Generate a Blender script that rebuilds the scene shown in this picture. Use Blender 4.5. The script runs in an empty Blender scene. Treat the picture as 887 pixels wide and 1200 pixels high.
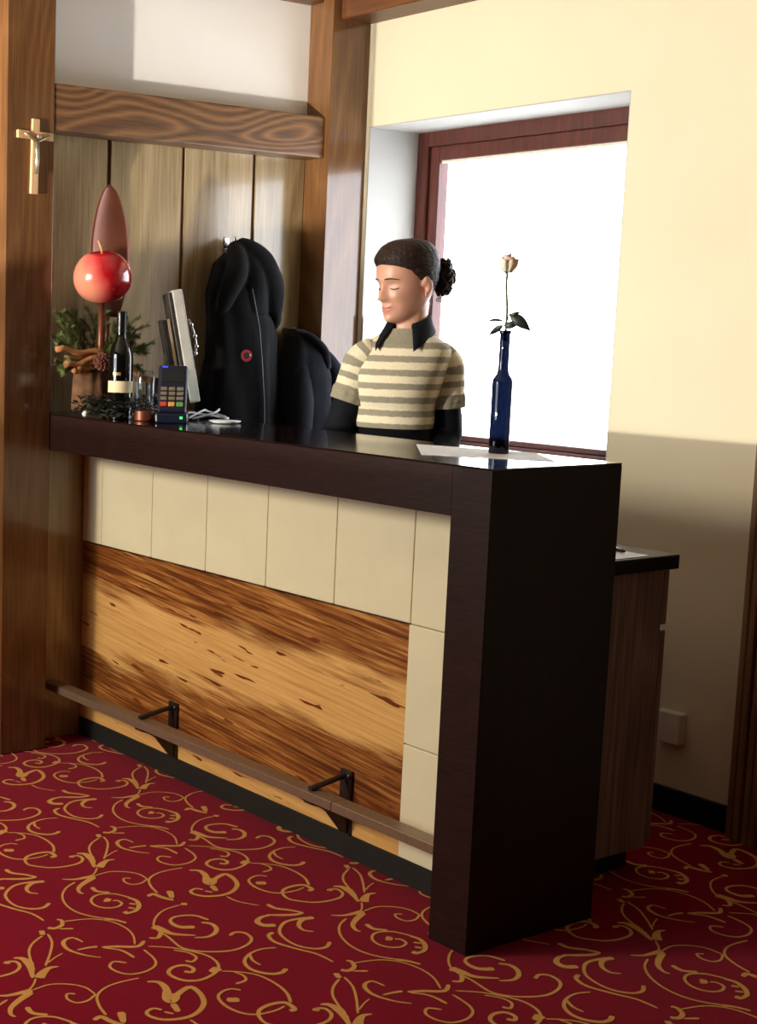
import bpy, bmesh, math, random
from mathutils import Vector, Matrix, noise

random.seed(7)
SC = bpy.context.scene
COL = SC.collection

# ------------------------------------------------------------------ camera
CAM_POS = Vector((4.1961, -2.3993, 1.3934))
YAW, PITCH, ROLL = 0.98359, -0.139704, 0.023313
cam_data = bpy.data.cameras.new('camera')
cam = bpy.data.objects.new('camera', cam_data)
COL.objects.link(cam)
fw = Vector((-math.sin(YAW) * math.cos(PITCH), math.cos(YAW) * math.cos(PITCH), math.sin(PITCH)))
r0 = Vector((math.cos(YAW), math.sin(YAW), 0))
u0 = r0.cross(fw)
rt = math.cos(ROLL) * r0 + math.sin(ROLL) * u0
up = -math.sin(ROLL) * r0 + math.cos(ROLL) * u0
M = Matrix((rt, up, -fw)).transposed().to_4x4()
M.translation = CAM_POS
cam.matrix_world = M
cam_data.sensor_fit = 'VERTICAL'
cam_data.sensor_height = 24.0
cam_data.lens = 1740.23 / 1200 * 24.0
cam_data.shift_x = 288.1 / 1200
cam_data.shift_y = 22.85 / 1200
cam_data.clip_start = 0.05
SC.camera = cam

# ------------------------------------------------------------------ world, light, exposure
SC.view_settings.view_transform = 'Standard'
SC.view_settings.look = 'None'
SC.view_settings.gamma = 1.0
SC.view_settings.exposure = 0.0
world = bpy.data.worlds.new('winter_sky')
SC.world = world
world.use_nodes = True
wb = world.node_tree.nodes['Background']
wb.inputs['Color'].default_value = (0.90, 0.95, 1.0, 1)
wb.inputs['Strength'].default_value = 10.0


def area(name, loc, target, sx, sy, power, color, portal=False):
    d = bpy.data.lights.new(name, 'AREA')
    d.shape = 'RECTANGLE'
    d.size, d.size_y, d.energy, d.color = sx, sy, power, color
    o = bpy.data.objects.new(name, d)
    COL.objects.link(o)
    o.location = loc
    o.rotation_euler = (Vector(target) - Vector(loc)).to_track_quat('-Z', 'Y').to_euler()
    if portal:
        d.cycles.is_portal = True
    return o


area('window_portal', (0.70, 1.62, 1.53), (0.70, 0, 1.53), 1.15, 1.15, 1, (1, 1, 1), True)
area('front_window_portal', (0.49, -3.38, 1.74), (0.49, 0, 1.74), 1.74, 1.33, 1, (1, 1, 1), True)


# low sun glaring off the snow far outside the front window, in two directions
def glare(loc, target, power):
    d = bpy.data.lights.new('snow_glare', 'SPOT')
    d.energy, d.color, d.shadow_soft_size = power, (1.0, 0.94, 0.84), 0.11
    d.spot_size, d.spot_blend = math.radians(26), 0.3
    o = bpy.data.objects.new('snow_glare', d)
    COL.objects.link(o)
    o.location = loc
    o.rotation_euler = (Vector(target) - Vector(loc)).to_track_quat('-Z', 'Y').to_euler()


glare((4.4, -15.0, -0.60), (0.8, 0.5, 1.6), 24000)
glare((-0.40, -15.0, 1.07), (1.2, 0.5, 1.9), 9000)
# warm unseen lamp in front of the counter, added to brighten its tiles
area('lobby_fill_lamp', (0.28, -3.1, 1.85), (0.7, 0.2, 0.7), 0.5, 0.5, 54, (1.0, 0.87, 0.66))


# ------------------------------------------------------------------ materials
def srgb(r, g, b):
    f = lambda c: (c / 255 / 12.92) if c / 255 <= 0.04045 else ((c / 255 + 0.055) / 1.055) ** 2.4
    return (f(r), f(g), f(b), 1)


class NT:
    def __init__(s, name):
        s.m = bpy.data.materials.new(name)
        s.m.use_nodes = True
        s.n = s.m.node_tree.nodes
        s.l = s.m.node_tree.links
        s.b = s.n['Principled BSDF']

    def new(s, t, **kw):
        n = s.n.new(t)
        for k, v in kw.items():
            setattr(n, k, v)
        return n

    def link(s, a, b):
        s.l.new(a, b)

    def coord(s, out='Object', scale=(1, 1, 1), rnd=0.0, rot=(0, 0, 0)):
        tc = s.new('ShaderNodeTexCoord')
        mp = s.new('ShaderNodeMapping')
        mp.inputs['Scale'].default_value = scale
        mp.inputs['Rotation'].default_value = rot
        s.link(tc.outputs[out], mp.inputs['Vector'])
        if rnd:
            oi = s.new('ShaderNodeObjectInfo')
            mu = s.new('ShaderNodeMath', operation='MULTIPLY')
            mu.inputs[1].default_value = rnd
            s.link(oi.outputs['Random'], mu.inputs[0])
            s.link(mu.outputs[0], mp.inputs['Location'])
        return mp.outputs['Vector']

    def noise(s, vec, scale, detail=4, rough=0.55, dist=0.0):
        n = s.new('ShaderNodeTexNoise')
        n.inputs['Scale'].default_value = scale
        n.inputs['Detail'].default_value = detail
        n.inputs['Roughness'].default_value = rough
        n.inputs['Distortion'].default_value = dist
        if vec is not None:
            s.link(vec, n.inputs['Vector'])
        return n.outputs['Fac']

    def math(s, op, a, b=None, c=None, clamp=False):
        n = s.new('ShaderNodeMath', operation=op, use_clamp=clamp)
        for i, v in enumerate((a, b, c)):
            if v is None:
                continue
            if isinstance(v, (int, float)):
                n.inputs[i].default_value = v
            else:
                s.link(v, n.inputs[i])
        return n.outputs[0]

    def ramp(s, fac, stops):
        n = s.new('ShaderNodeValToRGB')
        e = n.color_ramp.elements
        while len(e) < len(stops):
            e.new(0.5)
        for el, (p, c) in zip(e, stops):
            el.position = p
            el.color = c
        s.link(fac, n.inputs['Fac'])
        return n.outputs['Color']

    def mix(s, fac, a, b, mode='MIX'):
        n = s.new('ShaderNodeMix', data_type='RGBA', blend_type=mode)
        for i, v in ((0, fac), (6, a), (7, b)):
            if isinstance(v, (int, float)):
                n.inputs[i].default_value = v
            elif isinstance(v, tuple):
                n.inputs[i].default_value = v
            else:
                s.link(v, n.inputs[i])
        return n.outputs[2]

    def bump(s, h, strength=0.2, dist=0.002):
        n = s.new('ShaderNodeBump')
        n.inputs['Strength'].default_value = strength
        n.inputs['Distance'].default_value = dist
        s.link(h, n.inputs['Height'])
        s.link(n.outputs['Normal'], s.b.inputs['Normal'])

    def set(s, **kw):
        for k, v in kw.items():
            s.b.inputs[k.replace('_', ' ')].default_value = v


def plain(name, col, rough=0.5, metal=0.0, nscale=30, var=0.08, bump=0.0, bscale=200, coat=0.0, spec=0.5, sheen=0.0):
    t = NT(name)
    v = t.coord()
    f = t.noise(v, nscale, 3)
    a = tuple(min(1, c * (1 - var)) for c in col[:3]) + (1,)
    b = tuple(min(1, c * (1 + var)) for c in col[:3]) + (1,)
    t.link(t.ramp(f, [(0.3, a), (0.7, b)]), t.b.inputs['Base Color'])
    t.set(Roughness=rough, Metallic=metal, Coat_Weight=coat)
    t.b.inputs['Specular IOR Level'].default_value = spec
    if sheen:
        t.b.inputs['Sheen Weight'].default_value = sheen
    if bump:
        t.bump(t.noise(v, bscale, 2), bump)
    return t.m


def wood(name, dark, mid, light, grain='z', figure=0.5, rough=0.4, fine=120, coat=0.0, stretch=14, rings=7.0, fig_scale=2.2, bump=0.08, spec=0.5):
    """long fibres along one axis plus wide cathedral figure made from contour lines of a stretched noise"""
    t = NT(name)
    k = {'x': 0, 'y': 1, 'z': 2}[grain]
    sc = [1.0] * 3
    sc[k] = 1.0 / stretch
    v = t.coord('Object', tuple(sc), rnd=7.0)
    fib = t.noise(v, fine, 5, 0.6)
    sc2 = [1.0] * 3
    sc2[k] = 0.22
    v2 = t.coord('Object', tuple(sc2), rnd=5.0)
    big = t.noise(v2, fig_scale, 1.5, 0.4, 0.3)
    ring = t.math('FRACT', t.math('MULTIPLY', big, rings * 3))
    ring = t.math('ABSOLUTE', t.math('SUBTRACT', ring, 0.5))
    ring = t.math('POWER', t.math('MULTIPLY', ring, 2.0), 1.6)
    f = t.math('ADD', t.math('MULTIPLY', fib, 1.0 - figure * 0.6), t.math('MULTIPLY', ring, figure * 0.6))
    t.link(t.ramp(f, [(0.22, dark), (0.5, mid), (0.78, light)]), t.b.inputs['Base Color'])
    t.set(Roughness=rough, Coat_Weight=coat)
    t.b.inputs['Specular IOR Level'].default_value = spec
    if bump:
        t.bump(fib, bump, 0.0015)
    return t.m


def c3(r, g, b):
    return (r, g, b, 1)


MAT = {}
MAT['panel_oak'] = wood('panel_oak', srgb(126, 104, 70), srgb(160, 136, 98), srgb(180, 156, 118), 'z', 0.35, 0.17, 150, coat=0.25, stretch=30, rings=4, fig_scale=3.0)
MAT['column_oak'] = wood('column_oak', srgb(86, 56, 32), srgb(108, 73, 43), srgb(124, 87, 54), 'z', 0.35, 0.16, 130, bump=0.03, coat=0.2, stretch=25, rings=5, fig_scale=3.0)
MAT['beam_oak'] = wood('beam_oak', srgb(74, 48, 26), srgb(118, 80, 46), srgb(138, 98, 60), 'y', 0.75, 0.4, 110, stretch=14, rings=6, fig_scale=5.0)
MAT['beam_oak_x'] = wood('beam_oak_x', srgb(84, 48, 24), srgb(112, 68, 34), srgb(128, 80, 42), 'x', 0.4, 0.42, 110, stretch=14)
MAT['window_wood'] = wood('window_wood', srgb(62, 28, 22), srgb(86, 42, 33), srgb(104, 54, 42), 'z', 0.2, 0.35, 90)
MAT['wenge'] = wood('wenge', srgb(22, 11, 10), srgb(40, 21, 17), srgb(52, 28, 23), 'x', 0.1, 0.45, 160, stretch=10, bump=0.04, spec=0.18)
MAT['wenge_shaded'] = wood('wenge_shaded', srgb(16, 9, 9), srgb(27, 15, 14), srgb(36, 20, 18), 'z', 0.1, 0.42, 160, stretch=10, bump=0.04, spec=0.2)  # same wenge, with the shade of the unlit end put into its colour
MAT['counter_gloss'] = wood('counter_gloss', srgb(14, 8, 8), srgb(26, 15, 14), srgb(34, 20, 18), 'x', 0.1, 0.12, 160, stretch=10, bump=0.0, spec=0.6)
MAT['desk_wood'] = wood('desk_wood', srgb(84, 68, 58), srgb(128, 110, 97), srgb(164, 146, 132), 'z', 0.25, 0.5, 90, stretch=30)
MAT['door_oak'] = wood('door_oak', srgb(104, 78, 52), srgb(142, 110, 76), srgb(164, 132, 96), 'z', 0.25, 0.45, 90, stretch=30)
MAT['groove'] = plain('groove', srgb(112, 74, 42), 0.6)
MAT['black_top'] = plain('black_top', srgb(16, 16, 19), 0.22)
MAT['plinth'] = plain('plinth', srgb(44, 46, 42), 0.5, 0.4)
MAT['steel'] = plain('steel', srgb(142, 118, 96), 0.36, 0.45, 60, 0.1)
MAT['dark_steel'] = plain('dark_steel', srgb(70, 66, 64), 0.4, 0.8)
MAT['tile'] = plain('tile', srgb(234, 224, 186), 0.42, 0, 8, 0.03, spec=0.4)
MAT['wall_cream'] = plain('wall_cream', srgb(238, 227, 197), 0.85, 0, 4, 0.015, 0.05, 300, spec=0.1)
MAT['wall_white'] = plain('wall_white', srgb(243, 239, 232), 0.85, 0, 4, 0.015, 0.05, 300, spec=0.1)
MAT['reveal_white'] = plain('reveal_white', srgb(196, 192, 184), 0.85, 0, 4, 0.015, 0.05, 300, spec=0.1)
MAT['ceiling'] = plain('ceiling', srgb(214, 204, 186), 0.9, spec=0.1)
MAT['lobby_wall'] = plain('lobby_wall', srgb(74, 56, 38), 0.85, spec=0.1)
MAT['black'] = plain('black', srgb(14, 14, 15), 0.5)
MAT['baseboard'] = plain('baseboard', srgb(18, 17, 17), 0.5, spec=0.2)
MAT['white_plastic'] = plain('white_plastic', srgb(226, 222, 206), 0.45)
MAT['paper'] = plain('paper', srgb(240, 240, 238), 0.8, spec=0.1)
MAT['pink_card'] = plain('pink_card', srgb(196, 150, 144), 0.7)
MAT['cloth_black'] = plain('cloth_black', srgb(17, 17, 19), 0.9, 0, 40, 0.2, 0.3, 400, sheen=0.03, spec=0.1)
MAT['cloth_navy'] = plain('cloth_navy', srgb(19, 21, 27), 0.88, 0, 40, 0.2, 0.3, 400, sheen=0.03, spec=0.15)
MAT['shirt'] = plain('shirt', srgb(18, 20, 27), 0.8, 0, 40, 0.15, 0.15, 500, spec=0.15)
MAT['seam_grey'] = plain('seam_grey', srgb(70, 70, 76), 0.6)
MAT['red_logo'] = plain('red_logo', srgb(190, 30, 48), 0.6)
MAT['skin'] = plain('skin', srgb(214, 160, 134), 0.42, 0, 14, 0.04, spec=0.4)
MAT['skin'].node_tree.nodes['Principled BSDF'].inputs['Subsurface Weight'].default_value = 0.08
MAT['skin'].node_tree.nodes['Principled BSDF'].inputs['Subsurface Radius'].default_value = (0.01, 0.004, 0.002)
MAT['lips'] = plain('lips', srgb(204, 122, 110), 0.4)
MAT['brow'] = plain('brow', srgb(70, 48, 40), 0.8)
MAT['lash'] = plain('lash', srgb(40, 26, 24), 0.7)
MAT['trousers'] = plain('trousers', srgb(16, 16, 18), 0.85, spec=0.1)
MAT['shoe'] = plain('shoe', srgb(20, 18, 18), 0.4)
MAT['knit_grey'] = plain('knit_grey', srgb(152, 144, 122), 0.95, 0, 120, 0.1, 0.5, 350, spec=0.05)
MAT['chrome'] = plain('chrome', srgb(200, 196, 190), 0.18, 1.0)
MAT['copper'] = plain('copper', srgb(112, 62, 42), 0.42, 0.5, 12, 0.12)
MAT['bark'] = plain('bark', srgb(104, 70, 42), 0.9, 0, 25, 0.45, 0.8, 60)
MAT['twig'] = plain('twig', srgb(172, 118, 68), 0.7, 0, 30, 0.3, 0.3, 90)
MAT['cone'] = plain('cone', srgb(112, 62, 44), 0.7, 0, 60, 0.3)
MAT['needle'] = plain('needle', srgb(92, 104, 52), 0.6, 0, 12, 0.35)
MAT['ivy'] = plain('ivy', srgb(34, 36, 24), 0.5, 0, 30, 0.3)
MAT['bulb'] = plain('bulb', srgb(230, 226, 214), 0.35)
MAT['cable'] = plain('cable', srgb(186, 190, 196), 0.5)
MAT['monitor_grey'] = plain('monitor_grey', srgb(196, 194, 184), 0.45)
MAT['monitor_dark'] = plain('monitor_dark', srgb(52, 46, 44), 0.5)
MAT['monitor_beige'] = plain('monitor_beige', srgb(166, 140, 108), 0.5)
MAT['terminal'] = plain('terminal', srgb(22, 26, 44), 0.3)
MAT['key_red'] = plain('key_red', srgb(190, 60, 44), 0.5)
MAT['pen_red'] = plain('pen_red', srgb(92, 26, 26), 0.4)
MAT['key_yellow'] = plain('key_yellow', srgb(204, 150, 66), 0.5)
MAT['key_green'] = plain('key_green', srgb(92, 150, 70), 0.5)
MAT['key_grey'] = plain('key_grey', srgb(116, 106, 84), 0.5)
MAT['label_cream'] = plain('label_cream', srgb(226, 208, 168), 0.7)
MAT['gold_print'] = plain('gold_print', srgb(190, 160, 100), 0.4, 0.6)
MAT['capsule'] = plain('capsule', srgb(18, 16, 17), 0.3)
MAT['wine_glass'] = plain('wine_glass', srgb(9, 10, 9), 0.06, coat=0.5)
MAT['blue_bottle'] = plain('blue_bottle', srgb(14, 24, 30), 0.05, coat=0.6)
MAT['rose_leaf'] = plain('rose_leaf', srgb(40, 52, 40), 0.5)
MAT['stem'] = plain('stem', srgb(72, 92, 50), 0.5)
MAT['crossw'] = wood('cross_wood', srgb(176, 130, 84), srgb(206, 164, 116), srgb(220, 184, 140), 'z', 0.1, 0.5, 60)
MAT['pewter'] = plain('pewter', srgb(150, 140, 118), 0.4, 0.8)
MAT['snow'] = plain('snow', srgb(242, 246, 252), 0.8)


def emit(name, col, s):
    t = NT(name)
    t.b.inputs['Base Color'].default_value = col
    t.b.inputs['Emission Color'].default_value = col
    t.b.inputs['Emission Strength'].default_value = s
    return t.m


MAT['led_green'] = emit('led_green', srgb(60, 255, 90), 2.0)
MAT['led_blue'] = emit('led_blue', srgb(50, 70, 230), 0.8)


def glassy(name, col, rough=0.0):
    t = NT(name)
    n, l = t.n, t.l
    tr = n.new('ShaderNodeBsdfTransparent')
    tr.inputs['Color'].default_value = col
    gs = n.new('ShaderNodeBsdfGlossy')
    gs.inputs['Roughness'].default_value = 0.03 + rough
    lw = n.new('ShaderNodeLayerWeight')          # same on both faces of a thin sheet
    lw.inputs['Blend'].default_value = 0.5
    nz = t.noise(t.coord(), 3.0, 2)
    f5 = t.math('POWER', lw.outputs['Facing'], 5.0)
    fac = t.math('ADD', t.math('MULTIPLY', f5, 0.9), t.math('MULTIPLY', nz, 0.08), clamp=True)
    mx = n.new('ShaderNodeMixShader')
    l.new(fac, mx.inputs[0])
    l.new(tr.outputs[0], mx.inputs[1])
    l.new(gs.outputs[0], mx.inputs[2])
    l.new(mx.outputs[0], n['Material Output'].inputs['Surface'])
    return t.m


MAT['pane'] = glassy('pane', (0.97, 0.98, 1.0, 1))
MAT['blue_bottle'] = glassy('blue_bottle', (0.03, 0.042, 0.078, 1))
MAT['dimming_pane'] = glassy('dimming_pane', (0.90, 0.90, 0.90, 1))
MAT['clear_glass'] = glassy('clear_glass', (0.86, 0.90, 0.92, 1))


def carpet_mat(name, a, b):
    t = NT(name)
    v = t.coord()
    f = t.noise(v, 260, 3, 0.7)
    g = t.noise(v, 3, 2)
    col = t.mix(g, t.ramp(f, [(0.3, a), (0.7, b)]), a)
    t.link(col, t.b.inputs['Base Color'])
    t.set(Roughness=1.0)
    t.b.inputs['Specular IOR Level'].default_value = 0.0
    t.b.inputs['Sheen Weight'].default_value = 0.05
    t.bump(f, 0.6, 0.003)
    return t.m


MAT['carpet'] = carpet_mat('carpet', c3(0.20, 0.001, 0.012), c3(0.33, 0.002, 0.021))
MAT['carpet_gold'] = carpet_mat('carpet_gold', srgb(204, 144, 70), srgb(232, 178, 104))


def tigerwood():
    t = NT('tigerwood')
    tc = t.new('ShaderNodeTexCoord')
    sp = t.new('ShaderNodeSeparateXYZ')
    t.link(tc.outputs['Object'], sp.inputs[0])
    x, z = sp.outputs['X'], sp.outputs['Z']
    zs = t.math('ADD', z, t.math('MULTIPLY', x, 0.09))     # fibres sink slightly to the right

    def nz(kx, kz, scale, detail=3, off=0.0, rough=0.55, dist=0.0):
        cb = t.new('ShaderNodeCombineXYZ')
        t.link(t.math('MULTIPLY', x, kx), cb.inputs[0])
        t.link(t.math('MULTIPLY', zs, kz), cb.inputs[1])
        cb.inputs[2].default_value = off
        return t.noise(cb.outputs[0], scale, detail, rough, dist)

    broad = nz(1.3, 6.0, 1.0, 2, 3.1)
    flame = nz(2.6, 26.0, 1.0, 4, 1.7, 0.6)
    fine = nz(3.5, 120.0, 1.0, 4, 0.3, 0.65)
    # two dark belts with a pale belt between them, and pale again at the foot
    ctr = t.math('ADD', 0.415, t.math('MULTIPLY', t.math('SUBTRACT', broad, 0.5), 0.22))
    d = t.math('ABSOLUTE', t.math('SUBTRACT', z, ctr))
    d = t.math('ADD', d, t.math('MULTIPLY', t.math('SUBTRACT', flame, 0.5), 0.17))
    mask = t.math('MULTIPLY', t.math('SUBTRACT', d, 0.097), 26.0, clamp=True)
    foot = t.math('MULTIPLY', t.math('SUBTRACT', t.math('ADD', z, t.math('MULTIPLY', t.math('SUBTRACT', flame, 0.5), 0.14)), 0.105), 26.0, clamp=True)
    mask = t.math('MULTIPLY', mask, foot)
    pale = t.ramp(fine, [(0.25, srgb(200, 144, 76)), (0.6, srgb(230, 180, 108)), (0.85, srgb(240, 196, 128))])
    streak = t.math('ADD', t.math('MULTIPLY', fine, 0.65), t.math('MULTIPLY', flame, 0.35))
    darkc = t.ramp(streak, [(0.36, srgb(78, 38, 17)), (0.46, srgb(116, 63, 27)), (0.55, srgb(164, 104, 48)), (0.64, srgb(208, 154, 84))])
    col = t.mix(mask, pale, darkc)
    fl = nz(7.0, 55.0, 1.0, 2, 9.0, 0.4)
    fleck = t.math('MULTIPLY', t.math('SUBTRACT', fl, 0.665), 40.0, clamp=True)
    col = t.mix(fleck, col, srgb(112, 54, 24))
    t.link(col, t.b.inputs['Base Color'])
    t.set(Roughness=0.34)
    return t.m


MAT['tigerwood'] = tigerwood()


def apple_mat():
    t = NT('apple_skin')
    tc = t.new('ShaderNodeTexCoord')
    sp = t.new('ShaderNodeSeparateXYZ')
    t.link(tc.outputs['Object'], sp.inputs[0])
    n = t.noise(tc.outputs['Object'], 9, 3)
    # the blush covers one cheek; the other cheek is pale pink-yellow
    g = t.math('ADD', t.math('MULTIPLY', sp.outputs['Y'], 7.5), t.math('MULTIPLY', sp.outputs['Z'], 2.0))
    g = t.math('ADD', g, t.math('MULTIPLY', sp.outputs['X'], 1.5))
    g = t.math('ADD', t.math('ADD', g, 0.62), t.math('MULTIPLY', t.math('SUBTRACT', n, 0.5), 0.5), clamp=True)
    t.link(t.ramp(g, [(0.1, srgb(232, 146, 118)), (0.38, srgb(222, 92, 84)), (0.55, srgb(196, 20, 34)), (0.95, srgb(160, 6, 26))]), t.b.inputs['Base Color'])
    t.set(Roughness=0.18, Coat_Weight=0.6, Coat_Roughness=0.06)
    return t.m


MAT['apple'] = apple_mat()


def rose_mat():
    t = NT('rose_petal')
    tc = t.new('ShaderNodeTexCoord')
    sp = t.new('ShaderNodeSeparateXYZ')
    t.link(tc.outputs['Generated'], sp.inputs[0])
    n = t.noise(tc.outputs['Object'], 90, 2)
    f = t.math('ADD', sp.outputs['Z'], t.math('MULTIPLY', t.math('SUBTRACT', n, 0.5), 0.5))
    t.link(t.ramp(f, [(0.2, srgb(252, 240, 214)), (0.6, srgb(252, 226, 208)), (0.95, srgb(242, 170, 166))]), t.b.inputs['Base Color'])
    t.set(Roughness=0.6)
    t.b.inputs['Subsurface Weight'].default_value = 0.7
    t.b.inputs['Subsurface Radius'].default_value = (0.03, 0.02, 0.015)
    return t.m


MAT['rose'] = rose_mat()


def knit_mat():
    t = NT('striped_knit')
    at = t.new('ShaderNodeAttribute', attribute_name='stripe')
    v = t.coord()
    w = t.noise(v, 60, 2)
    s = t.math('ADD', at.outputs['Fac'], t.math('MULTIPLY', t.math('SUBTRACT', w, 0.5), 0.14))
    fr = t.math('FRACT', s)
    tri = t.math('ABSOLUTE', t.math('SUBTRACT', fr, 0.5))
    m = t.math('ADD', t.math('MULTIPLY', t.math('SUBTRACT', tri, 0.27), 14.0), 0.5, clamp=True)
    fz = t.noise(v, 240, 2)
    grey = t.ramp(fz, [(0.2, srgb(140, 132, 112)), (0.8, srgb(166, 158, 136))])
    crm = t.ramp(fz, [(0.2, srgb(222, 208, 172)), (0.8, srgb(244, 232, 204))])
    t.link(t.mix(m, crm, grey), t.b.inputs['Base Color'])
    t.set(Roughness=0.95)
    t.b.inputs['Specular IOR Level'].default_value = 0.05
    t.b.inputs['Sheen Weight'].default_value = 0.2
    t.bump(t.noise(v, 420, 2), 0.5, 0.003)
    return t.m


MAT['knit'] = knit_mat()


def hair_mat():
    t = NT('hair')
    v = t.coord('Object', (1, 0.25, 1))
    f = t.noise(v, 160, 4, 0.6)
    t.link(t.ramp(f, [(0.3, srgb(30, 21, 19)), (0.7, srgb(62, 45, 38))]), t.b.inputs['Base Color'])
    t.set(Roughness=0.5)
    t.b.inputs['Specular IOR Level'].default_value = 0.25
    t.bump(f, 0.5, 0.004)
    return t.m


MAT['hair'] = hair_mat()


# ------------------------------------------------------------------ mesh helpers
def bm_obj(name, bm, mat, parent=None, smooth=False, loc=None):
    me = bpy.data.meshes.new(name)
    bmesh.ops.recalc_face_normals(bm, faces=bm.faces[:])
    bm.to_mesh(me)
    bm.free()
    o = bpy.data.objects.new(name, me)
    COL.objects.link(o)
    for m in (mat if isinstance(mat, (list, tuple)) else [mat]):
        me.materials.append(MAT[m] if isinstance(m, str) else m)
    if smooth:
        for p in me.polygons:
            p.use_smooth = True
    if parent is not None:
        o.parent = parent
    if loc is not None:
        o.location = loc
    return o


def auto_smooth(o, deg=35):
    """smooth shading with hard edges kept, stored in the mesh itself"""
    me = o.data
    bm = bmesh.new()
    bm.from_mesh(me)
    lim = math.radians(deg)
    for f in bm.faces:
        f.smooth = True
    for e in bm.edges:
        if len(e.link_faces) == 2 and e.calc_face_angle(0) > lim:
            e.smooth = False
    bm.to_mesh(me)
    bm.free()
    return o


def box(bm, x0, x1, y0, y1, z0, z1, bev=0.0, seg=1, mat=0, M=None):
    r = bmesh.ops.create_cube(bm, size=1.0)
    vs = r['verts']
    for v in vs:
        v.co = Vector(((x0 + x1) / 2 + v.co.x * (x1 - x0), (y0 + y1) / 2 + v.co.y * (y1 - y0), (z0 + z1) / 2 + v.co.z * (z1 - z0)))
        if M is not None:
            v.co = M @ v.co
    fs = set(f for v in vs for f in v.link_faces)
    for f in fs:
        f.material_index = mat
    if bev > 0:
        es = set(e for v in vs for e in v.link_edges)
        bmesh.ops.bevel(bm, geom=list(es), offset=bev, segments=seg, affect='EDGES', profile=0.5, material=-1)


def bx(name, dims, mat, parent=None, bev=0.002, seg=1, M=None, loc=None):
    bm = bmesh.new()
    box(bm, *dims, bev=bev, seg=seg, M=M)
    return bm_obj(name, bm, mat, parent, loc=loc)


def lathe(bm, prof, n=32, mat=0, M=None, cap=True):
    rings = []
    for r, z in prof:
        ring = []
        for i in range(n):
            a = 2 * math.pi * i / n
            co = Vector((r * math.cos(a), r * math.sin(a), z))
            ring.append(bm.verts.new(M @ co if M is not None else co))
        rings.append(ring)
    for a, b in zip(rings, rings[1:]):
        for i in range(n):
            f = bm.faces.new((a[i], a[(i + 1) % n], b[(i + 1) % n], b[i]))
            f.material_index = mat
    if cap:
        for ring, rev in ((rings[0], True), (rings[-1], False)):
            f = bm.faces.new(ring[::-1] if rev else ring)
            f.material_index = mat


def frames(pts):
    """parallel-transported frames along a polyline"""
    pts = [Vector(p) for p in pts]
    T = []
    for i in range(len(pts)):
        a = pts[max(0, i - 1)]
        b = pts[min(len(pts) - 1, i + 1)]
        T.append((b - a).normalized())
    n = T[0].orthogonal().normalized()
    out = []
    for i, t in enumerate(T):
        n = (n - t * n.dot(t))
        n = n.normalized() if n.length > 1e-6 else t.orthogonal().normalized()
        out.append((pts[i], t, n, t.cross(n)))
    return out


def tube(bm, pts, rad, n=8, mat=0, cap=True):
    fr = frames(pts)
    rings = []
    for k, (p, t, a, b) in enumerate(fr):
        r = rad[k] if isinstance(rad, (list, tuple)) else rad
        rings.append([bm.verts.new(p + (a * math.cos(2 * math.pi * i / n) + b * math.sin(2 * math.pi * i / n)) * r) for i in range(n)])
    for a, b in zip(rings, rings[1:]):
        for i in range(n):
            f = bm.faces.new((a[i], a[(i + 1) % n], b[(i + 1) % n], b[i]))
            f.material_index = mat
    if cap:
        bm.faces.new(rings[0][::-1]).material_index = mat
        bm.faces.new(rings[-1]).material_index = mat
    return rings


def loft(bm, rings, mat=0, cap0=True, cap1=True):
    vr = [[bm.verts.new(p) for p in r] for r in rings]
    n = len(vr[0])
    for a, b in zip(vr, vr[1:]):
        for i in range(n):
            bm.faces.new((a[i], a[(i + 1) % n], b[(i + 1) % n], b[i])).material_index = mat
    if cap0:
        bm.faces.new(vr[0][::-1]).material_index = mat
    if cap1:
        bm.faces.new(vr[-1]).material_index = mat
    return vr


def solid(bm, fs, t):
    bm.normal_update()
    bmesh.ops.solidify(bm, geom=fs, thickness=t)


def spline(pts, sub=6):
    """Catmull-Rom through the points"""
    P = [Vector(p) for p in pts]
    out = []
    for i in range(len(P) - 1):
        p0, p1, p2, p3 = P[max(0, i - 1)], P[i], P[i + 1], P[min(len(P) - 1, i + 2)]
        for k in range(sub):
            t = k / sub
            out.append(0.5 * ((2 * p1) + (p2 - p0) * t + (2 * p0 - 5 * p1 + 4 * p2 - p3) * t * t + (3 * p1 - p0 - 3 * p2 + p3) * t ** 3))
    out.append(P[-1])
    return out


def empty(name, label, cat, loc=(0, 0, 0), rz=0.0, group=None):
    o = bpy.data.objects.new(name, None)
    COL.objects.link(o)
    o.location = loc
    o.rotation_euler = (0, 0, rz)
    o.empty_display_size = 0.05
    o['label'] = label
    o['category'] = cat
    if group:
        o['group'] = group
    return o


def structure(o, label=None):
    o['kind'] = 'structure'
    if label:
        o['label'] = label
    return o


# ------------------------------------------------------------------ dimensions (metres)
H, L, DC, PW, AP, D = 1.10, 1.98, 0.425, 0.116, 0.115, 0.192     # counter: height, length, depth, post width, apron, recess
W = 1.27                                                          # window wall plane
CF = 0.103                                                        # face of the left column
CEIL = 2.78

# ------------------------------------------------------------------ floor with its scroll pattern
bm = bmesh.new()
box(bm, -0.4, 5.2, -3.4, 1.8, -0.06, 0.0)
floor = structure(bm_obj('floor', bm, 'carpet'), 'deep red carpet with gold scrollwork')

SCROLL = []


def crop(px, py, s, strokes):
    for st in strokes:
        SCROLL.append([(px + x / s, py + y / s, w) for x, y, w in st])


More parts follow.
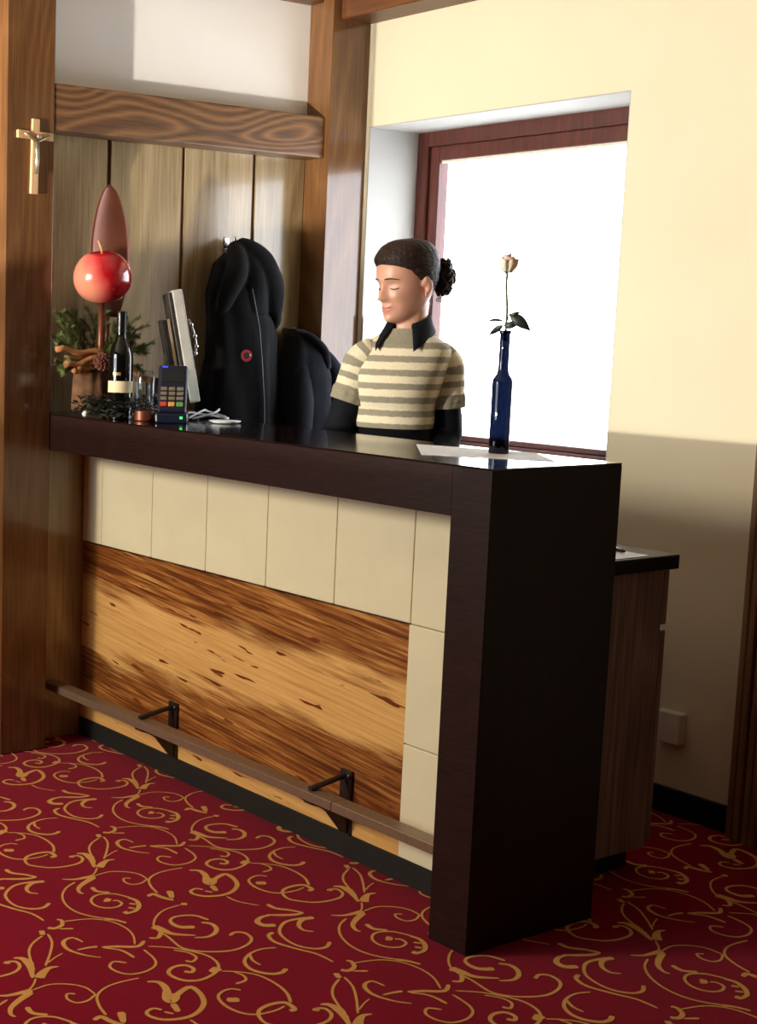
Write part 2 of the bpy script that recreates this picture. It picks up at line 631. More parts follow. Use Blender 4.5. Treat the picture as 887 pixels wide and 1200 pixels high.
def st(w0, *pts, w1=None, mid=None):
    n = len(pts)
    out = []
    for i, (x, y) in enumerate(pts):
        t = i / max(1, n - 1)
        if mid is not None:
            w = w0 + (mid - w0) * (1 - abs(2 * t - 1)) if w1 is None else (w0 + (mid - w0) * 2 * t if t < .5 else mid + (w1 - mid) * (2 * t - 1))
        else:
            w = w0 if w1 is None else w0 + (w1 - w0) * t
        out.append((x, y, w))
    return out


crop(0, 980, 3.696, [
    st(5, (430, 8), (398, 30), (386, 55), (398, 88), (412, 112)),
    st(5, (448, 3), (466, 28), (463, 62), (450, 100)),
    st(12, (418, 2), (440, 2)),
    st(14, (300, 88), (322, 92), w1=8),
    st(5, (332, 76), (362, 77), (388, 90), (400, 110), (408, 136), w1=6, mid=22),
    st(26, (430, 136), (446, 118), (466, 106), (498, 102), w1=3),
    st(4, (420, 138), (412, 158), (396, 175)),
    st(3, (460, 90), (482, 75), (508, 62)),
    st(4, (268, 187), (320, 188), (370, 180), (410, 172), w1=18),
    st(18, (408, 178), (366, 203), (341, 225), (344, 244), (362, 250), w1=4),
    st(5, (326, 200), (287, 225), (270, 260), (285, 297), (327, 327), (387, 346), (460, 358)),
    st(10, (452, 358), (500, 364), (548, 377), w1=6),
    st(12, (398, 222), (420, 240), (475, 245), w1=9),
    st(6, (565, 268), (500, 252), (440, 252), (405, 264), (395, 284), (417, 303), (460, 312), (505, 308), (528, 294), (512, 281), (488, 280)),
    st(28, (452, 276), (480, 280), w1=16),
    st(8, (556, 268), (590, 280), (602, 302), (588, 324), (542, 338), mid=12),
    st(8, (560, 292), (588, 296)), st(8, (556, 310), (584, 314)), st(14, (536, 328), (556, 336)),
    st(4, (412, 172), (470, 156), (540, 155), (600, 165), (638, 186)),
    st(5, (638, 186), (612, 204), (572, 210), (540, 199), (537, 184), (566, 184)),
    st(4, (790, 138), (722, 150), (672, 166), (645, 190), (655, 220), (682, 247), w1=6),
    st(10, (640, 262), (664, 252), (702, 266), (752, 279), mid=14),
    st(20, (734, 238), (746, 270), w1=10),
    st(8, (800, 25), (776, 42), (702, 42), (648, 44), mid=12),
    st(4, (655, 46), (720, 54), (768, 76), w1=8),
    st(4, (578, 28), (542, 15), (514, 21), (508, 34), (530, 52), (590, 68), (648, 75), mid=10, w1=3),
    st(5, (560, 52), (595, 46), (632, 42), w1=9),
    st(5, (800, 52), (838, 78), (846, 98), (815, 117), (760, 126), (712, 119), (682, 103), (696, 88), (742, 92), w1=6),
    st(12, (25, 145), (50, 160), (110, 168), (158, 178), w1=7),
    st(6, (0, 186), (60, 187), (120, 185), (158, 178), mid=14),
    st(6, (20, 186), (-25, 195), (-50, 212), (-30, 226), (20, 226), mid=14, w1=18),
    st(10, (192, 196), (132, 200), (62, 215), (24, 250), (36, 280), (76, 305), (140, 316), (190, 309), (214, 290), w1=9, mid=6),
    st(16, (192, 196), (142, 204), (116, 225), (126, 244), (166, 250), w1=4),
    st(12, (206, 398), (238, 400), (268, 386), (266, 366), (246, 362), w1=7, mid=10),
    st(5, (255, 402), (318, 402), w1=8),
    st(12, (168, 415), (194, 415)),
    st(4, (270, 372), (380, 360), (470, 368), (540, 396), (576, 430), (584, 470)),
])
crop(160, 980, 3.696, [
    st(6, (228, 149), (268, 150), (294, 165), (308, 190), (316, 210), w1=16, mid=16),
    st(16, (300, 176), (300, 200), (322, 208), (336, 196), (326, 184)),
    st(14, (330, 196), (352, 178), (386, 165), (420, 184), (436, 212), (415, 240), (370, 256), (300, 261), (250, 252), (234, 239), (256, 228), (288, 232), w1=6),
    st(16, (326, 214), (346, 238), w1=12), st(6, (296, 238), (330, 244)),
    st(5, (390, 262), (440, 284), (530, 301), w1=3),
    st(14, (192, 295), (220, 295)),
    st(4, (192, 298), (122, 320), (86, 350), (74, 385), (94, 410), (140, 440), (190, 481), (250, 497), (330, 502), (420, 495), (480, 471), (498, 445), (470, 421), (426, 418), (404, 432), w1=8),
    st(26, (72, 392), (110, 406), (160, 425), (256, 431), w1=5),
    st(18, (252, 395), (192, 395), (156, 381), (148, 362), (180, 348), (250, 345), (312, 364), w1=8, mid=7),
    st(8, (280, 374), (322, 380), (345, 398), (340, 420), (306, 437), (250, 440), w1=5, mid=12),
    st(12, (108, 416), (92, 441), (54, 441), w1=6),
    st(4, (50, 478), (150, 484), (240, 500), (310, 520), (350, 550), (352, 580), (320, 606), (270, 625), (210, 626), (160, 611), (138, 590), (160, 568), (210, 560), (246, 574), (238, 590), (206, 586), w1=9, mid=8),
    st(26, (356, 572), (322, 590), w1=16),
    st(4, (160, 495), (222, 505), (258, 525), (242, 545), (212, 540), w1=7),
    st(4, (606, 484), (542, 490), (492, 510), (468, 540), (484, 570), (530, 590), (590, 598), (630, 591), (648, 575), w1=11, mid=9),
    st(8, (488, 512), (504, 540), (538, 560), w1=4),
    st(4, (368, 586), (450, 590), (530, 605), (602, 640), (650, 680), (668, 722), w1=7),
    st(4, (420, 588), (462, 604), (472, 625), (430, 640), w1=7),
    st(4, (452, 668), (410, 662), (370, 675), (354, 700), (386, 736), (450, 765), (520, 773), (602, 756), (642, 736), mid=7),
    st(20, (390, 710), (446, 710)),
    st(12, (664, 758), (684, 748), (642, 722), (580, 730), (535, 752), (530, 780), (562, 812), (640, 828), (700, 832), (770, 822), (830, 800), (844, 772), (816, 748), (776, 748), w1=8, mid=6),
    st(10, (592, 418), (572, 432), (600, 460), (690, 488), (782, 512), (852, 546), w1=5),
])


def floor_pt(px, py):
    """where a spot of the carpet motif lies on the floor (used once, to read off one repeat of the pattern)"""
    d = rt * ((px - 155.4) / 1740.23) - up * ((py - 622.85) / 1740.23) + fw
    t = -CAM_POS.z / d.z
    q = CAM_POS + d * t
    return Vector((q.x, q.y, 0.0))


LA, LB = Vector((0.486, -0.459, 0)), Vector((0.521, 0.438, 0))
bm = bmesh.new()
base = []
for s_ in SCROLL:
    P = [floor_pt(x, y) for x, y, w in s_]
    wd = [w * 0.00095 + 0.0012 for x, y, w in s_]
    Q = spline(P, 5)
    ww = []
    for i in range(len(P) - 1):
        ww += [wd[i] + (wd[i + 1] - wd[i]) * k / 5 for k in range(5)]
    ww.append(wd[-1])
    strip = []
    for i, q in enumerate(Q):
        t = Q[min(len(Q) - 1, i + 1)] - Q[max(0, i - 1)]
        t = t.normalized() if t.length else Vector((1, 0, 0))
        nrm = Vector((-t.y, t.x, 0))
        h = ww[i] * 0.5
        if i in (0, len(Q) - 1):
            h *= 0.5
        strip.append((q + nrm * h, q - nrm * h))
    base.append((strip, sum((Vector((q.x, q.y, 0)) for q in Q), Vector()) / len(Q)))
for ia in range(-7, 8):
    for ib in range(-7, 8):
        off = LA * ia + LB * ib
        for k, (strip, cen) in enumerate(base):
            c = cen + off
            if not (-0.2 < c.x < 4.4 and -2.6 < c.y < 1.25):
                continue
            zz = 0.0008 + 0.00005 * (k % 8)
            vs = [(bm.verts.new((a.x + off.x, a.y + off.y, zz)), bm.verts.new((b.x + off.x, b.y + off.y, zz))) for a, b in strip]
            for (a, b), (c2, d2) in zip(vs, vs[1:]):
                bm.faces.new((a, b, d2, c2))
o = bm_obj('scroll_pattern', bm, 'carpet_gold', floor)
o['kind'] = 'stuff'

# ------------------------------------------------------------------ room shell
structure(bx('ceiling', (-0.4, 5.2, -3.4, 1.9, CEIL, CEIL + 0.08), 'ceiling', bev=0))
# window wall with a deep opening
bm = bmesh.new()
X0, X1, Z0, Z1 = 0.137, 1.257, 0.97, 2.10
for d in ((-0.2, X0, W, W + 0.32, 0, CEIL), (X1, 5.2, W, W + 0.32, 0, CEIL), (X0, X1, W, W + 0.32, 0, Z0), (X0, X1, W, W + 0.32, Z1, CEIL)):
    box(bm, *d)
bmesh.ops.remove_doubles(bm, verts=bm.verts[:], dist=1e-5)
wall_back = structure(bm_obj('wall_back', bm, 'wall_cream'), 'cream plastered wall around the deep window')
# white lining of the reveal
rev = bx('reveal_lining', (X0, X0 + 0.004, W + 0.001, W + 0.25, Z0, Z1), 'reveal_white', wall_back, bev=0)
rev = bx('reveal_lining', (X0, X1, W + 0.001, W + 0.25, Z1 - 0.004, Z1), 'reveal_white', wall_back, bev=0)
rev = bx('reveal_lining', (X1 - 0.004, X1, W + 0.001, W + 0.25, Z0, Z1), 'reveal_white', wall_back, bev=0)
# left wall, white plaster behind the boards
wall_left = structure(bx('wall_left', (-0.16, -0.012, -0.02, W, 0, CEIL), 'wall_white', bev=0), 'white wall above a dado of vertical oak boards')
bx('wall_field', (-0.012, 0.0, 0.0, 1.095, 2.10, 2.54), 'wall_white', wall_left, bev=0)
bx('board_backing', (-0.0118, -0.008, 0.0, 1.095, 0.0, 2.10), 'groove', wall_left, bev=0)
ys = [-0.018, 0.268, 0.566, 0.868, 1.10]
for a, b in zip(ys, ys[1:]):
    bx('board', (-0.007, 0.0, a + 0.0065, b - 0.0065, 0.0, 2.10), 'panel_oak', wall_left, bev=0.002)
structure(bx('trim_1', (-0.4, CF, -0.171, 0.0, 0, CEIL), 'column_oak', bev=0.004), 'tall brown oak column carrying the crucifix')
structure(bx('trim_2', (-0.01, 0.122, 1.095, W, 0, CEIL), 'column_oak', bev=0.003), 'oak corner post beside the window')
structure(bx('trim_3', (0.0, 0.10, 0.0, 1.095, 1.98, 2.122), 'beam_oak', bev=0.005, seg=2), 'horizontal oak rail with swirling grain above the boards')
structure(bx('trim_4', (0.0, 0.07, 0.0, 1.095, 2.51, CEIL), 'beam_oak', bev=0.004), 'oak rail at the top of the white wall')
structure(bx('trim_5', (0.122, 5.2, 1.13, W, 2.452, CEIL), 'beam_oak_x', bev=0.004), 'oak ceiling beam along the window wall')
# unseen remainder of the lobby
structure(bx('wall_right', (5.2, 5.3, -3.4, W + .3, 0, CEIL), 'lobby_wall', bev=0))
structure(bx('wall_lobby', (-0.5, -0.4, -3.4, 0.0, 0, CEIL), 'lobby_wall', bev=0))
bm = bmesh.new()
for d in ((-0.5, -0.38, -3.5, -3.4, 0, CEIL), (1.36, 5.3, -3.5, -3.4, 0, CEIL), (-0.38, 1.36, -3.5, -3.4, 0, 1.078), (-0.38, 1.36, -3.5, -3.4, 2.4, CEIL)):
    box(bm, *d)
structure(bm_obj('wall_front', bm, 'lobby_wall'))
structure(bx('window_2', (-0.38, 1.36, -3.455, -3.445, 1.078, 2.4), 'dimming_pane', bev=0), 'front window pane behind the visitor, tinted to dim the incoming light')  # unseen pane, added to cut the sky light from the front
# snowy ground outside the window
structure(bx('snow_ground', (-12, 14, 1.62, 30, -0.9, -0.8), 'snow', bev=0))

# window
win = structure(bx('window_1', (X0, X0 + 0.055, W + 0.235, W + 0.31, Z0, Z1), 'window_wood', bev=0.004), 'brown timber window with one large pane')
for nm, d in (('frame_stile', (X1 - 0.055, X1, W + 0.235, W + 0.31, Z0, Z1)),
              ('frame_head', (X0 + 0.055, X1 - 0.055, W + 0.235, W + 0.31, Z1 - 0.055, Z1)),
              ('frame_sill', (X0 + 0.055, X1 - 0.055, W + 0.235, W + 0.31, Z0, Z0 + 0.03)),
              ('sash_stile', (X0 + 0.055, X0 + 0.10, W + 0.25, W + 0.30, Z0 + 0.03, Z1 - 0.055)),
              ('sash_stile', (X1 - 0.10, X1 - 0.055, W + 0.25, W + 0.30, Z0 + 0.03, Z1 - 0.055)),
              ('sash_rail', (X0 + 0.10, X1 - 0.10, W + 0.25, W + 0.30, Z1 - 0.105, Z1 - 0.055)),
              ('sash_rail', (X0 + 0.10, X1 - 0.10, W + 0.25, W + 0.30, Z0 + 0.03, Z0 + 0.05))):
    bx(nm, d, 'window_wood', win, bev=0.003)
bx('glass_pane', (X0 + 0.095, X1 - 0.095, W + 0.272, W + 0.280, Z0 + 0.04, Z1 - 0.10), 'pane', win, bev=0)
bx('glazing_bead', (X0 + 0.10, X1 - 0.10, W + 0.262, W + 0.270, Z1 - 0.114, Z1 - 0.105), 'white_plastic', win, bev=0)
structure(bx('window_sill', (X0, X1, W + 0.0, W + 0.235, Z0 - 0.001, Z0 + 0.012), 'wall_white', bev=0.002))
# baseboard and the panelled door at the right
structure(bx('baseboard_back', (0.13, 1.787, W - 0.014, W, 0, 0.078), 'baseboard', bev=0.002))
door = structure(bx('door_1', (1.885, 2.70, W - 0.035, W, 0.0, 2.10), 'desk_wood', bev=0.003), 'brown wood door with a grooved casing')
for i in range(4):
    a = 1.787 + i * 0.025
    bx('casing_moulding', (a, a + 0.019, W - 0.05 - 0.006 * (i % 2), W, 0.0, 2.2), 'door_oak', door, bev=0.004, seg=2)
for i in range(4):
    bx('head_moulding', (1.787, 2.72, W - 0.05 - 0.006 * (i % 2), W, 2.102 + i * 0.025, 2.121 + i * 0.025), 'door_oak', door, bev=0.004, seg=2)
bx('casing_backing', (1.789, 1.887, W - 0.038, W, 0.0, 2.19), 'column_oak', door, bev=0)
bx('kick_plate', (1.887, 2.69, W - 0.042, W - 0.034, 0.0, 0.09), 'baseboard', door, bev=0.001)
bm = bmesh.new()
tube(bm, [(2.62, W - 0.035, 1.02), (2.62, W - 0.085, 1.02), (2.52, W - 0.09, 1.02)], 0.009, 10)
bm_obj('door_handle', bm, 'chrome', door, True)

# wall socket
so = empty('wall_socket', 'square white wall socket low on the cream wall behind the desk', 'socket', (1.562, W, 0.263))
bx('cover', (-0.042, 0.042, -0.034, 0.0, -0.046, 0.046), 'white_plastic', so, bev=0.004, seg=2)
bm = bmesh.new()
lathe(bm, [(0.024, -0.0355), (0.024, -0.0335), (0.020, -0.0335), (0.020, -0.0352)], 24, M=Matrix.Rotation(math.radians(-90), 4, 'X') @ Matrix.Scale(-1, 4, (0, 0, 1)))
bm_obj('socket_ring', bm, 'key_grey', so)

# ------------------------------------------------------------------ reception counter
ct = empty('reception_counter', 'dark wenge reception counter with cream tiles, striped wood front and steel foot rail', 'counter', (0, 0, 0))
bx('top_slab', (0.0, L - PW, 0, DC, H - AP, H - 0.004), 'wenge', ct, bev=0.0015)
bx('top_surface', (0.0, L - 0.0005, 0.0005, DC - 0.0005, H - 0.004, H), 'counter_gloss', ct, bev=0.0008)
bm = bmesh.new()
box(bm, L - PW, L, 0, DC, 0, H - 0.004, bev=0.0015)
bm_obj('end_panel', bm, 'wenge_shaded', ct)
bx('front_post', (L - PW, L - 0.0005, -0.0006, 0.004, 0.001, H - 0.0045), 'wenge', ct, bev=0.0003)
bx('carcass', (0.004, L - PW, D + 0.012, D + 0.10, 0.063, H - AP), 'black', ct, bev=0)
bx('plinth', (0.004, L - PW, D - 0.004, D + 0.10, 0, 0.062), 'plinth', ct, bev=0.001)
bx('work_shelf', (0.004, 1.19, D + 0.10, 0.585, 0.83, 0.86), 'black_top', ct, bev=0.002)
bx('wood_panel', (0.004, 1.5555, D + 0.001, D + 0.012, 0.063, 0.663), 'tigerwood', ct, bev=0.0005)
xs = [0.004, 0.12, 0.412, 0.698, 0.984, 1.274, 1.562, 1.862]
g = 0.0012


def tile(x0, x1, z0, z1):
    bx('tile', (x0 + g, x1 - g, D - 0.003, D + 0.012, z0 + g, z1 - g), 'tile', ct, bev=0.003, seg=2)


for a, b in zip(xs, xs[1:]):
    tile(a, b, 0.667, 0.975)
for a, b in ((0.360, 0.667), (0.063, 0.360)):
    tile(1.557, 1.862, a, b)
# foot rail
RY0, RY1, RZ0, RZ1 = 0.050, 0.100, 0.175, 0.200
rail = bx('foot_rail', (0.004, 1.452, RY0, RY1, RZ0, RZ1), 'steel', ct, bev=0.002, seg=2)
bx('rail_section', (1.4545, L - PW, RY0, RY1, RZ0, RZ1), 'steel', rail, bev=0.002, seg=2)
for bxp in (0.56, 1.357):
    bm = bmesh.new()
    box(bm, bxp - 0.022, bxp + 0.022, D - 0.009, D - 0.003, 0.064, 0.238, 0.001)
    # flat arm from the plate head down onto the rail, and the fin that carries the rail from below
    tube(bm, [(bxp, D - 0.006, 0.224), (bxp, D - 0.03, 0.221), (bxp, RY0 + 0.012, 0.205)], 0.0078, 8)
    rings = []
    for yy, z0, z1 in ((RY0 + 0.006, 0.167, 0.176), (RY1, 0.150, 0.176), (RY1 + 0.03, 0.13, 0.165), (D - 0.006, 0.064, 0.13)):
        rings.append([(bxp - 0.016, yy, z0), (bxp + 0.016, yy, z0), (bxp + 0.016, yy, z1), (bxp - 0.016, yy, z1)])
    loft(bm, [[Vector(p) for p in r] for r in rings])
    for q in (0.224,):
        lathe(bm, [(0.007, 0), (0.007, 0.005), (0.004, 0.007)], 10, M=Matrix.Translation((bxp + 0.014, D - 0.009, q)) @ Matrix.Rotation(math.radians(90), 4, 'X'))
    bm_obj('rail_bracket', bm, 'dark_steel', rail)

# ------------------------------------------------------------------ desk cabinet behind the counter
dk = empty('desk_cabinet', 'low grey brown desk cabinet with black worktop behind the counter end', 'cabinet', (1.2, 0.43, 0))
DX, DY = 0.65, 0.412
bx('worktop', (0, DX, 0, DY, 0.803, 0.84), 'black_top', dk, bev=0.002)
bx('side_panel', (DX - 0.045, DX - 0.025, 0.0, DY - 0.025, 0.06, 0.803), 'desk_wood', dk, bev=0.001)
bx('side_panel', (0.02, 0.04, 0.0, DY - 0.03, 0.07, 0.803), 'desk_wood', dk, bev=0.001)
bx('back_panel', (0.04, DX - 0.045, 0.0, 0.02, 0.07, 0.803), 'desk_wood', dk, bev=0)
bx('bottom_board', (0.04, DX - 0.045, 0.02, DY - 0.03, 0.07, 0.09), 'desk_wood', dk, bev=0)
for z0, z1 in ((0.655, 0.797), (0.075, 0.640)):
    f = bx('drawer' if z0 > .5 else 'door', (0.02, DX - 0.024, DY - 0.024, DY - 0.004, z0, z1), 'desk_wood', dk, bev=0.002)
    bm = bmesh.new()
    zz = z1 - 0.04
    tube(bm, [(0.22, DY - 0.008, zz), (0.22, DY + 0.015, zz), (0.36, DY + 0.015, zz), (0.36, DY - 0.008, zz)], 0.005, 8)
    bm_obj('handle', bm, 'chrome', f, True)
bx('kick_plinth', (0.05, DX - 0.06, 0.0, DY - 0.05, 0.0, 0.07), 'black', dk, bev=0)


def sheet(name, label, pts, z, mat='paper', cat='paper', thick=0.0012, curl=0.0):
    c = sum((Vector((x, y, 0)) for x, y in pts), Vector()) / len(pts)
    bm = bmesh.new()
    n = 10
    P = [Vector((x - c.x, y - c.y, 0)) for x, y in pts]
    grid = []
    for i in range(n + 1):
        row = []
        for j in range(n + 1):
            u, v = i / n, j / n
            p = P[0] * (1 - u) * (1 - v) + P[1] * u * (1 - v) + P[2] * u * v + P[3] * (1 - u) * v
            p.z = 0.0015 + curl * (abs(2 * u - 1) ** 4) * (0.4 + 0.6 * v)
            row.append(bm.verts.new(p))
        grid.append(row)
    fs = [bm.faces.new((grid[i][j], grid[i + 1][j], grid[i + 1][j + 1], grid[i][j + 1])) for i in range(n) for j in range(n)]
    solid(bm, fs, thick)
    o = bm_obj(name, bm, mat, loc=(c.x, c.y, z))
    o['label'], o['category'] = label, cat
    return o


sheet('paper_sheet', 'white paper sheet under the rose bottle on the glossy counter top', [(1.424, 0.315), (1.650, 0.112), (1.898, 0.290), (1.725, 0.420)], H)
sheet('paper_sheet', 'white paper sheet on the low black desk worktop', [(1.60, 0.53), (1.835, 0.61), (1.835, 0.745), (1.60, 0.75)], 0.84)
bm = bmesh.new()
tube(bm, [(-0.05, 0.02, 0.005), (0.055, -0.02, 0.005), (0.068, -0.025, 0.005)], [0.005, 0.005, 0.002], 10)
o = bm_obj('ballpoint_pen', bm, 'pen_red', loc=(1.715, 0.735, 0.842), smooth=True)
o['label'], o['category'] = 'dark red pen lying on the paper of the low desk', 'pen'

# ------------------------------------------------------------------ crucifix
cr = empty('crucifix', 'small pale wooden crucifix with metal figure on the left oak column', 'crucifix', (CF, -0.076, 1.78), 0)
cr.rotation_euler = (math.radians(-1.0), 0, 0)
bx('upright', (0.0, 0.012, -0.0125, 0.0125, 0.0, 0.226), 'crossw', cr, bev=0.0015)
bx('crossbar', (0.001, 0.013, -0.064, 0.062, 0.164, 0.188), 'crossw', cr, bev=0.0015)
bm = bmesh.new()
tube(bm, [(0.02, 0, 0.06), (0.022, 0.002, 0.10), (0.02, 0, 0.13), (0.02, 0, 0.155)], [0.004, 0.006, 0.007, 0.008], 8)
tube(bm, [(0.02, -0.045, 0.178), (0.02, -0.02, 0.166), (0.02, 0, 0.155), (0.02, 0.02, 0.166), (0.02, 0.045, 0.178)], [0.003, 0.004, 0.006, 0.004, 0.003], 8)
bmesh.ops.create_icosphere(bm, subdivisions=2, radius=0.008, matrix=Matrix.Translation((0.023, 0.004, 0.172)))
box(bm, 0.012, 0.0195, -0.003, 0.003, 0.06, 0.15)
bm_obj('corpus', bm, 'pewter', cr, True)

# ------------------------------------------------------------------ coats on hooks
def fold_ring(cy, cx, hw, th, seed, z, n=56, amp=0.010, freq=5):
    r = []
    for i in range(n):
        a = 2 * math.pi * i / n
        ca, sa = math.cos(a), math.sin(a)
        w = amp * math.sin(freq * a + seed + 2.5 * noise.noise((ca * 1.5, sa * 1.5, z * 3 + seed)))
        w += amp * 0.6 * noise.noise((ca * 2.2, sa * 2.2, z * 6 + seed * 3))
        y = cy + (hw + w) * ca
        x = cx + (th + w * 0.8) * sa
        r.append(Vector((max(x, 0.004), y, z)))
    return r


def lerp_rows(rows, n):
    out = []
    for k in range(n):
        t = k / (n - 1) * (len(rows) - 1)
        i = min(int(t), len(rows) - 2)
        f = t - i
        f = f * f * (3 - 2 * f) * 0.5 + f * 0.5
        out.append([a + (b - a) * f for a, b in zip(rows[i], rows[i + 1])])
    return out


ck = empty('hooded_jacket', 'long black hooded jacket with red round emblem hanging on the panelled wall', 'jacket', (0.0, 0.755, 0.78))
# rows: z, centre y, half width, thickness (relative to the root)
rows = [(0.86, 0.0, 0.030, 0.025), (0.82, -0.02, 0.075, 0.05), (0.72, -0.03, 0.105, 0.07), (0.62, 0.005, 0.138, 0.075), (0.48, 0.008, 0.142, 0.08), (0.36, 0.012, 0.150, 0.085), (0.22, 0.02, 0.152, 0.085), (0.08, 0.03, 0.150, 0.085), (0.0, 0.03, 0.150, 0.085)]
bm = bmesh.new()
loft(bm, [fold_ring(cy, 0.02 + th, hw, th, 1.3, z, amp=0.004 + 0.006 * min(1, (0.86 - z) * 2)) for z, cy, hw, th in lerp_rows(rows, 44)])
bm_obj('body', bm, 'cloth_black', ck, True)
# hood: falls from the hook as a thick fold to the right and a thin lapel to the left
bm = bmesh.new()
P = spline([(0.05, 0.005, 0.885), (0.10, 0.045, 0.845), (0.125, 0.085, 0.775), (0.125, 0.115, 0.69), (0.12, 0.135, 0.635), (0.10, 0.125, 0.605)], 6)
tube(bm, P, [0.022 + 0.034 * math.sin(math.pi * min(1, (i + 2) / 24)) for i in range(len(P))], 18)
P = spline([(0.05, 0.0, 0.880), (0.11, -0.035, 0.84), (0.14, -0.065, 0.775), (0.13, -0.095, 0.70), (0.11, -0.118, 0.635)], 6)
tube(bm, P, [0.020 + 0.020 * math.sin(math.pi * min(1, (i + 2) / 26)) for i in range(len(P))], 16)
P = spline([(0.05, 0.0, 0.870), (0.10, 0.015, 0.83), (0.115, 0.02, 0.76), (0.10, 0.02, 0.66)], 5)
tube(bm, P, [0.03 + 0.05 * i / len(P) for i in range(len(P))], 16)
tmp = bm_obj('hood_tmp', bm, 'cloth_black')
md = tmp.modifiers.new('remesh', 'REMESH')
md.mode, md.voxel_size = 'VOXEL', 0.006
sm = tmp.modifiers.new('smooth', 'SMOOTH')
sm.iterations = 6
hm = bpy.data.meshes.new_from_object(tmp.evaluated_get(bpy.context.evaluated_depsgraph_get()))
bpy.data.objects.remove(tmp)
ho = bpy.data.objects.new('hood', hm)
COL.objects.link(ho)
ho.parent = ck
for p in hm.polygons:
    p.use_smooth = True
for v in hm.vertices:
    n_ = noise.noise(v.co * 14)
    v.co += Vector((0.004 * n_, 0.004 * noise.noise(v.co * 11 + Vector((3, 0, 0))), 0))
bm = bmesh.new()
tube(bm, [(0.175, -0.015, 0.735), (0.192, -0.008, 0.66), (0.187, 0.012, 0.60), (0.192, 0.022, 0.50), (0.200, 0.032, 0.36), (0.200, 0.042, 0.2), (0.200, 0.05, 0.02)], 0.0028, 6)
bm_obj('zip', bm, 'seam_grey', ck, True)
bm = bmesh.new()
for sgn, cy in ((-1, -0.122), (1, 0.120)):
    pts = [(0.10, cy * 0.75, 0.56), (0.10, cy, 0.44), (0.085, cy * 1.02, 0.25), (0.08, cy * 0.97, 0.06)]
    rad = [0.035, 0.045, 0.043, 0.036]
    P = spline(pts, 5)
    tube(bm, P, [0.008 + 0.004 * math.sin(i * 0.9) + 0.034 * min(1, (i / 5) ** 0.6) for i in range(len(P))], 14)
bm_obj('sleeves', bm, 'cloth_black', ck, True)
# round emblem: red ring, dark animal shape, pale tusk
EM = Matrix.Translation((0.197, -0.048, 0.512)) @ Matrix.Rotation(math.radians(-17), 4, 'Z') @ Matrix.Rotation(math.radians(90), 4, 'Y')
bm = bmesh.new()
lathe(bm, [(0.0110, 0.0), (0.0110, 0.002), (0.0200, 0.002), (0.0200, 0.0)], 28, M=EM, cap=False)
bm_obj('emblem_ring', bm, 'red_logo', ck)
bm = bmesh.new()
lathe(bm, [(0.0112, 0.0), (0.0112, 0.0012)], 24, M=EM)
for (a, b, r) in ((0.0, -0.006, .006), (-0.006, 0.004, .0045)):
    lathe(bm, [(r, 0.001), (r, 0.0016)], 14, M=EM @ Matrix.Translation((a, b, 0)))
em = bm_obj('emblem_figure', bm, 'black', ck)
bm = bmesh.new()
lathe(bm, [(0.0035, 0.002), (0.0035, 0.003)], 12, M=EM @ Matrix.Translation((-0.002, 0.013, 0)))
bm_obj('emblem_tusk', bm, 'white_plastic', ck)


def hook(y, z, label):
    h = empty('coat_hook', label, 'hook', (0.0, y, z))
    bx('plate', (0, 0.004, -0.011, 0.011, -0.028, 0.028), 'chrome', h, bev=0.002)
    bm = bmesh.new()
    tube(bm, spline([(0.004, 0, 0.0), (0.03, 0, -0.012), (0.045, 0, 0.0), (0.05, 0, 0.03)], 5), 0.005, 10)
    bm_obj('prong', bm, 'chrome', h, True)


hook(0.755, 1.665, 'small chrome coat hook holding the black hooded jacket')
hook(1.03, 1.36, 'small chrome coat hook hidden behind the shorter dark coat')
c2 = empty('dark_coat', 'shorter dark navy coat hanging low between the jacket and the corner post', 'coat', (0.0, 1.005, 0.70))
rows = [(0.685, 0.025, 0.020, 0.03), (0.66, 0.022, 0.045, 0.06), (0.60, 0.018, 0.072, 0.085), (0.52, 0.008, 0.095, 0.10), (0.42, 0.0, 0.105, 0.105), (0.28, 0.0, 0.108, 0.105), (0.0, 0.0, 0.108, 0.10)]
bm = bmesh.new()
loft(bm, [fold_ring(cy, 0.03 + th, hw, th, 2.1, z, amp=0.004 + 0.006 * min(1, (0.67 - z) * 3)) for z, cy, hw, th in lerp_rows(rows, 36)])
for v in bm.verts:      # the coat passes in front of the corner post
    if v.co.y + 1.005 > 1.07:
        v.co.x = max(v.co.x, 0.130)
bm_obj('body', bm, 'cloth_navy', c2, True)
bm = bmesh.new()
P = spline([(0.16, 0.075, 0.61), (0.19, 0.110, 0.51), (0.20, 0.125, 0.38), (0.20, 0.12, 0.2), (0.20, 0.11, 0.05)], 5)
tube(bm, P, [0.008 + 0.040 * min(1, (i / 7) ** 0.6) for i in range(len(P))], 14)
P = spline([(0.15, -0.015, 0.60), (0.19, -0.045, 0.48), (0.20, -0.060, 0.34), (0.20, -0.060, 0.15)], 5)
tube(bm, P, [0.008 + 0.040 * min(1, (i / 7) ** 0.6) for i in range(len(P))], 14)
bm_obj('sleeves', bm, 'cloth_navy', c2, True)
bm = bmesh.new()
tube(bm, spline([(0.10, 0.0, 0.665), (0.16, 0.015, 0.655), (0.20, 0.045, 0.61), (0.205, 0.055, 0.55)], 5), 0.015, 10)
bm_obj('collar', bm, 'cloth_navy', c2, True)

